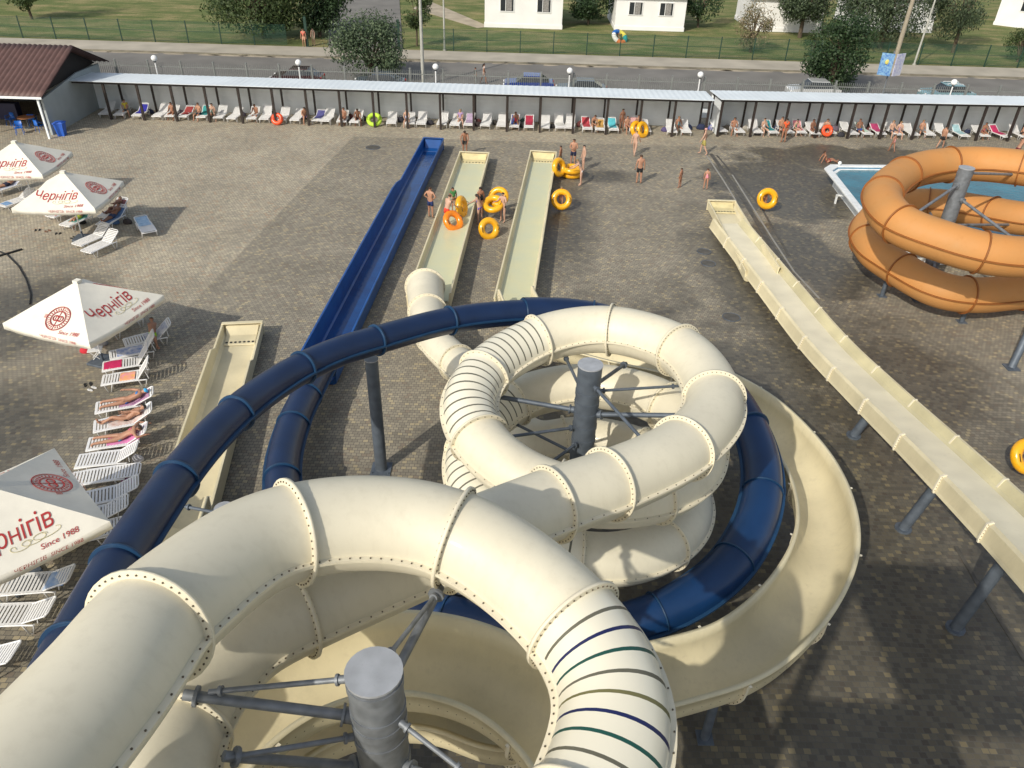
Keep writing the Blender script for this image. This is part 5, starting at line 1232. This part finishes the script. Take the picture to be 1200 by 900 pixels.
stand(1044,178,'child in a pink swimsuit running before the right-hand canopy',.3,1.25,skin=1,hair=1,wear=(('suit',(.7,.3,.3)),),female=True,**walkA)
stand(1101,174,'boy in dark shorts striding beside the right-hand loungers',-1.0,1.6,skin=0,hair=0,wear=(('trunks',(.02,.02,.02)),),**walkB)
stand(1187,190,'person in maroon shorts at the right edge beside the canopy',-1.4,1.75,skin=0,hair=1,wear=(('trunks',(.12,.01,.02)),),torso=(0,.35,1),ua=((-.2,.7,-1),(.2,.7,-1)))
stand(1190,552,'person in a dark swimsuit carrying a yellow ring at the right edge',-1.2,1.6,skin=2,hair=1,wear=(('suit',(.05,.02,.08)),),female=True,ua=((-.4,.6,-.8),(.4,.6,-.8)),fa=((.1,.9,.1),(-.1,.9,.1)))
x,y=at(968,190); person(x,y,.13,-1.6,'person sitting on the wet paving left of the pool corner',1.6,skin=1,hair=1,wear=(('trunks',(.25,.04,.04)),),**sit(thigh=((-.15,1,.35),(.15,1,.3)),shin=((-.05,1,-.5),(.1,1,-.45)),torso=(0,-.5,1),ua=((-.3,-.5,-1),(.3,-.5,-1)),fa=((-.1,-.3,-1),(.1,-.3,-1))))
# far people on the road and pavement
stand(357,55,'person in a coral top standing on the far pavement by the gate',PI,1.72,skin=0,hair=1,wear=(('shirt',(.75,.2,.14)),('shorts',(.55,.3,.2))))
stand(368,53,'person in a pale dress on the far pavement beside the coral top',PI-.4,1.66,skin=2,hair=1,wear=(('dress',(.6,.5,.35)),),female=True)
stand(382,31,'person in a lilac shirt walking up the driveway',.2,1.75,skin=1,hair=0,wear=(('shirt',(.25,.25,.5)),('shorts',(.02,.02,.04))),**walkA)
stand(567,98,'person in a light top walking on the road behind the canopy',-1.2,1.7,skin=1,hair=0,wear=(('shirt',(.6,.5,.45)),('shorts',(.5,.4,.35))),long_hair=True,female=True,**walkB)
stand(557,100,'person in black beside the walker in the light top',-1.2,1.5,skin=1,hair=0,wear=(('shirt',(.015,.015,.015)),('shorts',(.02,.02,.02))))
stand(443,90,'person in a pale blue shirt standing before the silvery bush',-1.4,1.72,skin=1,hair=1,wear=(('shirt',(.3,.38,.6)),('shorts',(.05,.06,.12))))
# seated and lying people below the canopies (on the loungers)
def seated(px,side,label,rz,h=1.7,dy=0,zz=.46,**kw):
    p=un(px,146 if side==1 else 159,0); y=(56.95 if side==1 else 57.25+.045*(p.x-14.3))+dy; x=p.x*y/p.y
    return person(x,y,zz,rz,label,h,**sit(**kw))
seated(205,1,'seated bather with a red towel, left of the teal towel',PI,1.65,skin=1,hair=0,wear=(('brief',(.6,.05,.05)),('top',(.6,.05,.05))),female=True)
seated(236,1,'dark haired seated bather right of the teal towel',PI-.3,1.7,skin=0,hair=0,wear=(('trunks',(.02,.05,.08)),))
seated(252,1,'pale seated bather leaning back by the green bag',PI+.2,1.66,skin=2,hair=0,wear=(('suit',(.04,.12,.1)),),female=True)
seated(358,1,'seated person in dark blue trunks beside the red-orange float',PI+.5,1.7,skin=0,hair=0,wear=(('trunks',(.02,.02,.15)),),torso=(0,.35,1))
seated(404,1,'seated woman in a pinkish bikini, left of the lime float',PI-.2,1.65,skin=1,hair=0,wear=(('brief',(.5,.2,.22)),('top',(.5,.2,.22))),female=True)
seated(420,1,'seated tanned man hunched forward, left of the lime float',PI+.2,1.75,skin=3,hair=0,wear=(('trunks',(.05,.03,.03)),),torso=(0,.35,1))
seated(477,1,'seated pale person right of the lime float',PI+.1,1.65,skin=2,hair=1,wear=(('suit',(.4,.45,.7)),),female=True)
p=un(727,152,0); person(p.x,57.0,0,PI+.4,'standing tanned woman under the long canopy by the yellow rings',1.66,skin=3,hair=0,wear=(('brief',(.2,.03,.06)),('top',(.2,.03,.06))),female=True)
seated(735,1,'seated woman in a red bikini left of the yellow ring pair',PI+.3,1.66,skin=0,hair=1,wear=(('brief',(.6,.03,.06)),('top',(.6,.03,.06))),female=True)
seated(748,1,'seated dark haired person directly behind the yellow ring pair',PI-.2,1.7,skin=1,hair=0,wear=(('trunks',(.02,.04,.12)),),dy=.35)
seated(858,2,'dark haired person sitting upright in the first right-hand canopy bay',PI,1.74,skin=1,hair=0,wear=(('trunks',(.5,.5,.5)),))
seated(893,2,'seated woman with brown hair left of the dark teal towel',PI+.3,1.68,skin=2,hair=1,wear=(('suit',(.7,.7,.68)),),female=True)
seated(913,2,'seated person behind the one in orange swimwear',PI,1.7,skin=0,hair=0,wear=(('trunks',(.1,.1,.1)),),dy=.5)
seated(950,2,'seated brown-skinned person right of the pink striped towel',PI+.3,1.66,skin=3,hair=1,wear=(('brief',(.5,.2,.3)),('top',(.5,.2,.3))),female=True)
seated(966,2,'seated person with long legs beside the coral float, right-hand canopy',PI-.4,1.75,skin=0,hair=1,wear=(('trunks',(.03,.12,.13)),))
seated(1043,2,'seated pale couple member with light hair under the right-hand canopy',PI+.2,1.7,skin=2,hair=2,wear=(('trunks',(.1,.1,.14)),))
seated(1052,2,'seated person close right of the light haired one',PI-.2,1.66,skin=2,hair=2,wear=(('suit',(.3,.2,.3)),),female=True,dy=-.15)
seated(1196,2,'seated tanned person at the right edge under the canopy',PI+.4,1.76,skin=0,hair=0,wear=(('trunks',(.02,.02,.02)),),torso=(0,.3,1))
# sunbathers on loungers: body direction follows the lounger (head at its raised end)
def lying(Lg,label,h=1.68,u0=.1,up=True,**kw):
    x,y,rz,back=Lg
    ca,sa=math.cos(back),math.sin(back)
    fr=(0,-sa,ca) if up else (0,sa,-ca)
    d=dict(torso=(0,ca,sa),front=fr,thigh=((-.12,-1,.0),(.12,-1,.02)),shin=((-.06,-1,-.03),(.05,-1,-.02)),ua=((-.5,-.8,-.02),(.5,-.8,-.02)),fa=((-.05,-1,.15),(.3,-1,.1)),rest='none'); d.update(kw)
    s_=Vector((0,u0,0)); s_.rotate(Matrix.Rotation(rz,3,'Z'))
    return person(x+s_.x,y+s_.y,.36+.115*h/1.72,rz,label,h,**d)
lying(LM[0],'topmost of three sunbathers, blue bikini and blue head scarf',skin=0,hair=0,wear=(('brief',(.01,.14,.5)),('top',(.02,.2,.55))),female=True,cap=(.05,.4,.75),up=False,headd=(0,1,.2))
lying(LM[1],'middle of three sunbathers, dark bikini and knees apart',skin=0,hair=0,wear=(('brief',(.03,.02,.02)),('top',(.25,.2,.18))),female=True,thigh=((-.25,-1,.35),(.15,-1,.05)),shin=((.1,-1,-.45),(.05,-1,-.03)))
lying(LM[2],'lowest of three sunbathers, turquoise bikini on a pink towel',skin=0,hair=1,wear=(('brief',(.02,.4,.5)),('top',(.45,.1,.15))),female=True,up=False,headd=(0,1,.1),ua=((-.9,.3,-.1),(.9,.4,-.1)),fa=((.3,1,0),(-.3,1,0)))
lying(Ls[3],'person in lime green shorts sitting sideways under the third parasol',h=1.5,skin=0,hair=1,wear=(('trunks',(.45,.8,.04)),),torso=(-.5,.2,.85),front=(.8,.2,.2),thigh=((1,-.1,.05),(1,.2,.0)),shin=((.4,-.1,-1),(.3,.1,-1)),ua=((-.3,-.3,-1),(.3,.3,-1)),fa=((.3,-.1,-1),(.4,.1,-1)))
lying(Ls[4],'tanned sunbather mostly hidden under the third parasol',skin=3,hair=0,wear=(('trunks',(.05,.05,.07)),))
lying(LV[1],'person in yellow-green shorts reclining below the second parasol',skin=0,hair=1,wear=(('trunks',(.45,.55,.08)),),thigh=((-.2,-1,.1),(.35,-1,.0)),shin=((-.3,-.7,-.5),(.3,-.5,-1)))
lying(LV[2],'tanned sunbather on the denim blue towel',skin=3,hair=0,wear=(('trunks',(.03,.05,.12)),),h=1.78)
lying(LV[3],'dark haired sunbather in the parasol shade, further back',skin=3,hair=0,wear=(('brief',(.02,.02,.02)),('top',(.02,.02,.02))),female=True,thigh=((-.2,-1,.5),(.15,-1,.1)),shin=((0,-1,-.7),(0,-1,-.05)))
lying(LW[0],'tanned sunbather on the lounger at the left edge',skin=0,hair=0,wear=(('trunks',(.02,.02,.05)),),h=1.78)
# ------------------------------------------------------------------ swim rings
def ringf(p,label,R=.42,r=.17,m='yellow',rx=0,ry=0,rz=0,double=False,group=None,name='swim_ring'):
    t=thing(name,label,'swim ring',p); t.rotation_euler=(rx,ry,rz)
    if group: t['group']=group
    mb=MB(); mb.torus(R,r,0,None,30,12); mb.build('tube',M[m],t)
    for a in (0,PI):
        h=MB(); h.tube([((R+.02)*math.cos(a-.3),(R+.02)*math.sin(a-.3),r*.97),((R+.06)*math.cos(a-.15),(R+.06)*math.sin(a-.15),r+.05),((R+.06)*math.cos(a+.15),(R+.06)*math.sin(a+.15),r+.05),((R+.02)*math.cos(a+.3),(R+.02)*math.sin(a+.3),r*.97)],.014,5); h.build('handle',M['rub'],t)
    v=MB(); v.tube([(R,0,-r*.9),(R,0,-r-.03)],.02,6); v.build('valve',M['rub'],t)
    return t
def R3(px,py,z): p=un(px,py,z); return (p.x,p.y,z)
ringf(R3(541,242,.75),'yellow ring standing on edge inside the left cream runout',rx=1.35,rz=1.3)
ringf(R3(531,259,.62),'orange ring pulled along inside the left cream runout',m='orangev',rx=.9,rz=.8)
ringf(R3(584,231,1.1),'upper yellow ring of the carried pair beside the left runout',rx=.9,rz=-.4)
ringf(R3(578,239,.95),'lower yellow ring of the carried pair beside the left runout',rx=.5,rz=-.3)
ringf(R3(573,268,.45),'yellow ring leaning near the ground between the two cream runouts',rx=1.2,rz=.5)
ringf(R3(670,203,.2),'bottom yellow ring of the stack behind the right runout',r=.19,R=.5)
ringf(R3(670,198,.56),'top yellow ring of the stack behind the right runout',r=.18,R=.5)
ringf(R3(655,196,.8),'yellow ring half hidden at the end of the right cream runout',rx=1.3,rz=.9)
ringf((at(657,244)[0],at(657,244)[1]-.28,.62),'yellow ring held by the child right of the right cream runout',rx=1.15,R=.42)
ringf((at(894,246)[0]+.02,at(894,246)[1]-.3,.78),'bright yellow ring held upright near the top of the straight slide',rx=1.25,R=.42,r=.18)
ringf((at(1190,552)[0]-.1,at(1190,552)[1]-.3,.85),'yellow ring carried at the right edge of the picture',rx=.9,rz=.2)
for k,(px,l) in enumerate(((748,'left of two yellow rings leaning at a canopy post'),(755,'right of two yellow rings leaning at a canopy post'))):
    p=un(px,157,.5); ringf((p.x,55.95-.1*k,.52),l,rx=1.2,rz=.75,R=.42)
p=un(325,141,.3); ringf((p.x,56.2,.4),'red-orange float leaning by the long canopy',m='redv',rx=1.0,R=.3,r=.15)
p=un(437,145,.3); ringf((p.x,56.7,.42),'lime green float ring on a lounger under the long canopy',m='lime',rx=.7,R=.42,r=.15)
p=un(975,160,.4); ringf((p.x*57.2/p.y if False else p.x,57.1,.5),'coral float ring leaning under the right-hand canopy',m='redv',rx=1.15,R=.3,r=.13)
p=un(1187,185,.9); t=thing('tote_bag','white and black bag held at the right edge',"bag",(p.x,p.y-.3,.35)); mb=MB(); mb.box((0,0,.3),(.55,.2,.6)); mb.build('pouch',cloth((.75,.75,.78)),t,bevel=.06); mb=MB(); mb.tube([(-.15,0,.6),(-.1,0,.85),(.1,0,.85),(.15,0,.6)],.015,5); mb.build('handle',M['rub'],t)
# big inflatable on the lawn
p=un(726,45,.3); t=thing('inflatable_boat','colourful striped inflatable ring boat lying on the lawn beyond the fence','inflatable',(p.x,p.y,.45),.6); t.rotation_euler=(.7,0,.6)
for a,m in ((0,cloth((.7,.62,.1))),(1,cloth((.02,.15,.5))),(2,cloth((.75,.75,.7))),(3,cloth((.7,.2,.05))),(4,cloth((.02,.3,.3)))):
    mb=MB(); mb.torus(.72,.25,0,None,10,10,a0=a*2*PI/5,a1=(a+1)*2*PI/5); mb.build('chamber',m,t)
person(p.x-.2,p.y+.4,.5,PI,'person in brown sitting in the inflatable on the lawn',1.6,skin=0,hair=1,wear=(('shirt',(.4,.18,.08)),('shorts',(.25,.15,.1))),**sit())
# ------------------------------------------------------------------ small things on the paving
def flipflops(px,py,col,label,rz=0):
    x,y=at(px,py); t=thing('flip_flops',label,'sandals',(x,y,0),rz)
    for s_ in(-1,1):
        mb=MB(); mb.prism([(s_*.09+.045*math.cos(a)*(1+.15*math.sin(a)),.13*math.sin(a)) for a in [2*PI*k/12 for k in range(12)]],.005,.03); mb.tube([(s_*.09-.035,0,.03),(s_*.09,.07,.06),(s_*.09+.035,0,.03)],.008,4); mb.build('sandal',cloth(col),t)
flipflops(103,451,(.02,.02,.02),'black flip-flops left of the pink and orange towel lounger',.5); flipflops(108,456,(.7,.7,.7),'white flip-flops beside the black pair',1.2)
flipflops(44,270,(.02,.02,.02),'black flip-flops on the paving left under the second parasol',.3); flipflops(56,271,(.2,.1,.06),'brown sandals under the second parasol',1.0); flipflops(68,274,(.03,.03,.03),'dark sandals at the feet of the reclining person',.2)
flipflops(86,279,(.03,.03,.03),'dark sandals above the pair of empty loungers',1.3); flipflops(97,277,(.12,.1,.08),'brown flip-flops right of the dark sandals',1.3)
for px,py,c,l in ((100,413,(.6,.03,.05),'red cup-shaped bag under the third parasol'),(63,248,(.6,.04,.04),'red bag on the ground below the second parasol'),(150,566,(.3,.03,.2),'purple bag between the shaded loungers')):
    x,y=at(px,py); bag(x,y,0,c,l,.2)
x,y=at(115,421); t=thing('side_table','small white plastic table with crossed legs under the third parasol','table',(x,y,0),.3); mb=MB(); mb.box((0,0,.45),(.5,.4,.03)); mb.build('tabletop',M['plastic'],t,bevel=.01)
for a,b_ in ((-1,-1),(1,-1),(1,1),(-1,1)): mb=MB(); mb.tube([(a*.2,b_*.15,.44),(-a*.2,b_*.17,0)],.015,5); mb.build('leg',M['plastic'],t)
# folding stand under the big parasol
x,y=at(60,655); t=thing('folding_stand','brown folding wooden stand under the edge of the big parasol','stand',(x,y,0),.4)
for a in(-1,1):
    for b_ in(-1,1): mb=MB(); mb.tube([(a*.3,b_*.25,0),(a*.3,-b_*.2,.7)],.022,5); mb.build('leg',M['wood'],t)
mb=MB(); mb.box((0,0,.72),(.7,.45,.03)); mb.build('tabletop',M['wood'],t)
# ------------------------------------------------------------------ unseen start tower behind and below the viewpoint, added and sized for its shade
t=thing('start_tower','unseen steel start tower of the slides, with landings, added to throw shade','tower',(0,0,0))
mb=MB(); mb.box((0,-3.4,14.2),(3.4,4.9,.25)); mb.build('platform',M['steel'],t)
for x in (-1.5,1.5):
    for y in (-5.6,-1.2): mb=MB(); mb.tube([(x,y,0),(x,y,14.1)],.2,12); mb.build('leg',M['steel'],t)
for z in (3.5,7.0,10.5):
    mb=MB(); mb.box((1.0 if z==7.2 else 0,-1.0 if z==7.2 else -3.4,z),(8.5 if z==7.2 else 3.6,3.8 if z==7.2 else 4.6,.16)); mb.build('landing',M['steel'],t)
for k in range(8):
    mb=MB(); a,b_=((-1.4,1.4) if k%2 else (1.4,-1.4)); mb.tube([(a,-3.0-1.2*(k%2),k*1.75),(b_,-3.0-1.2*(k%2),(k+1)*1.75)],.12,6); mb.build('stair_stringer',M['steel'],t)
for x in (-1.6,1.6): mb=MB(); mb.tube([(x,-5.7,14.3),(x,-5.7,15.3),(x,-1.2,15.3),(x,-1.2,14.3)],.04,8); mb.build('railing',M['steel'],t)

# ------------------------------------------------------------------ more bags and bathers below the canopies
random.seed(21)
cols=[(.02,.02,.02),(.04,.035,.03),(.02,.03,.08),(.12,.03,.03),(.25,.22,.18),(.03,.08,.07),(.15,.12,.16),(.4,.38,.34)]
cn=['black','charcoal','navy','maroon','beige','dark green','mauve','pale grey']
used=set()
for i,px in enumerate(spots1):
    if px==437 or random.random()<.35: continue
    p=un(px+11,142,0); k=random.randrange(8); bag(p.x,58.2+random.uniform(-.35,.1),0,cols[k],f'{cn[k]} bag against the wall behind the {ordn(i)} lounger of the long canopy',random.uniform(.26,.4))
for i,px in enumerate(c2spots):
    if random.random()<.3: continue
    p=un(px+10,157,0); k=random.randrange(8); y=58.6+.045*(p.x-14.3); bag(p.x*y/p.y,y-.1,0,cols[k],f'{cn[k]} bag behind the {ordn(i)} lounger of the right-hand canopy',random.uniform(.26,.4))
sk_=0
for px,side,l,hh,w_ in ((152,1,'seated person in a yellow top by the navy towel, left end of the long canopy',1.6,(('shirt',(.55,.45,.05)),('shorts',(.1,.1,.1)))),(303,1,'seated person in white shorts left of the red-orange float',1.68,(('shorts',(.6,.6,.6)),)),(540,1,'seated person in a lilac shirt near the lilac towel',1.62,(('shirt',(.4,.28,.5)),('brief',(.1,.05,.1)))),(605,1,'seated bather in red behind the crimson towel',1.66,(('suit',(.5,.02,.05)),)),(695,1,'seated bather in black left of the standing tanned woman',1.7,(('suit',(.02,.02,.02)),)),(795,1,'seated bather with a sun hat in the last long canopy bay',1.64,(('suit',(.1,.3,.35)),)),(930,2,'seated bather in green right of the person in orange',1.66,(('suit',(.05,.2,.12)),)),(1005,2,'seated bather in blue by the mint towel',1.7,(('trunks',(.03,.08,.3)),)),(1078,2,'seated bather in grey right of the pale pair',1.68,(('trunks',(.2,.2,.2)),)),(1150,2,'seated woman in a crimson swimsuit toward the right edge',1.64,(('suit',(.5,.03,.1)),))):
    seated(px,side,l,PI+random.uniform(-.4,.4),h=hh,skin=sk_%4,hair=sk_%3,wear=w_,torso=(random.uniform(-.15,.15),random.uniform(-.35,.35),1),female=sk_%2==0,dy=random.uniform(-.1,.45)); sk_+=1
# clutter on and around the left loungers
for Lg,c,l,y0,y1,pt in ((Ls[3],(.7,.7,.72),'white striped towel under the person in lime shorts',-.2,.8,(.3,.35,.5)),(Ls[4],(.3,.33,.4),'grey towel on the lounger under the third parasol',-.6,.8,None),(LM[0],(.45,.25,.4),'mauve towel under the topmost of three sunbathers',-.2,.85,None),(LM[1],(.7,.68,.66),'white towel under the middle of three sunbathers',-.5,.8,(.5,.3,.25)),(LV[1],(.12,.35,.3),'green towel under the person in yellow-green shorts',-.5,.8,None),(LV[3],(.25,.1,.1),'dark red towel on the shaded lounger',-.5,.85,None),(LW[0],(.5,.5,.55),'pale towel on the lounger at the left edge',-.8,.6,(.2,.25,.4)),(LW[1],(.2,.35,.6),'blue towel folded on the lounger between the two upper parasols',-.85,-.45,None)):
    towel(Lg[0],Lg[1],Lg[2],Lg[3],c,l,y0,y1,.54,pt)
for px,py,c,l,s_ in ((172,399,(.05,.05,.2),'navy bag between loungers under the third parasol',.22),(120,404,(.3,.3,.32),'grey bag at the foot of the hidden lounger',.24),(96,262,(.02,.02,.02),'black bag below the second parasol',.25),(135,262,(.1,.2,.4),'blue bag beside the denim towel',.25),(150,262,(.06,.05,.05),'dark bag at the shaded lounger heads',.25),(30,245,(.04,.03,.03),'dark bag between the upper parasols',.25),(162,540,(.6,.6,.65),'patterned bag at the head of the empty lounger',.2)):
    x,y=at(px,py); bag(x,y,0,c,l,s_)
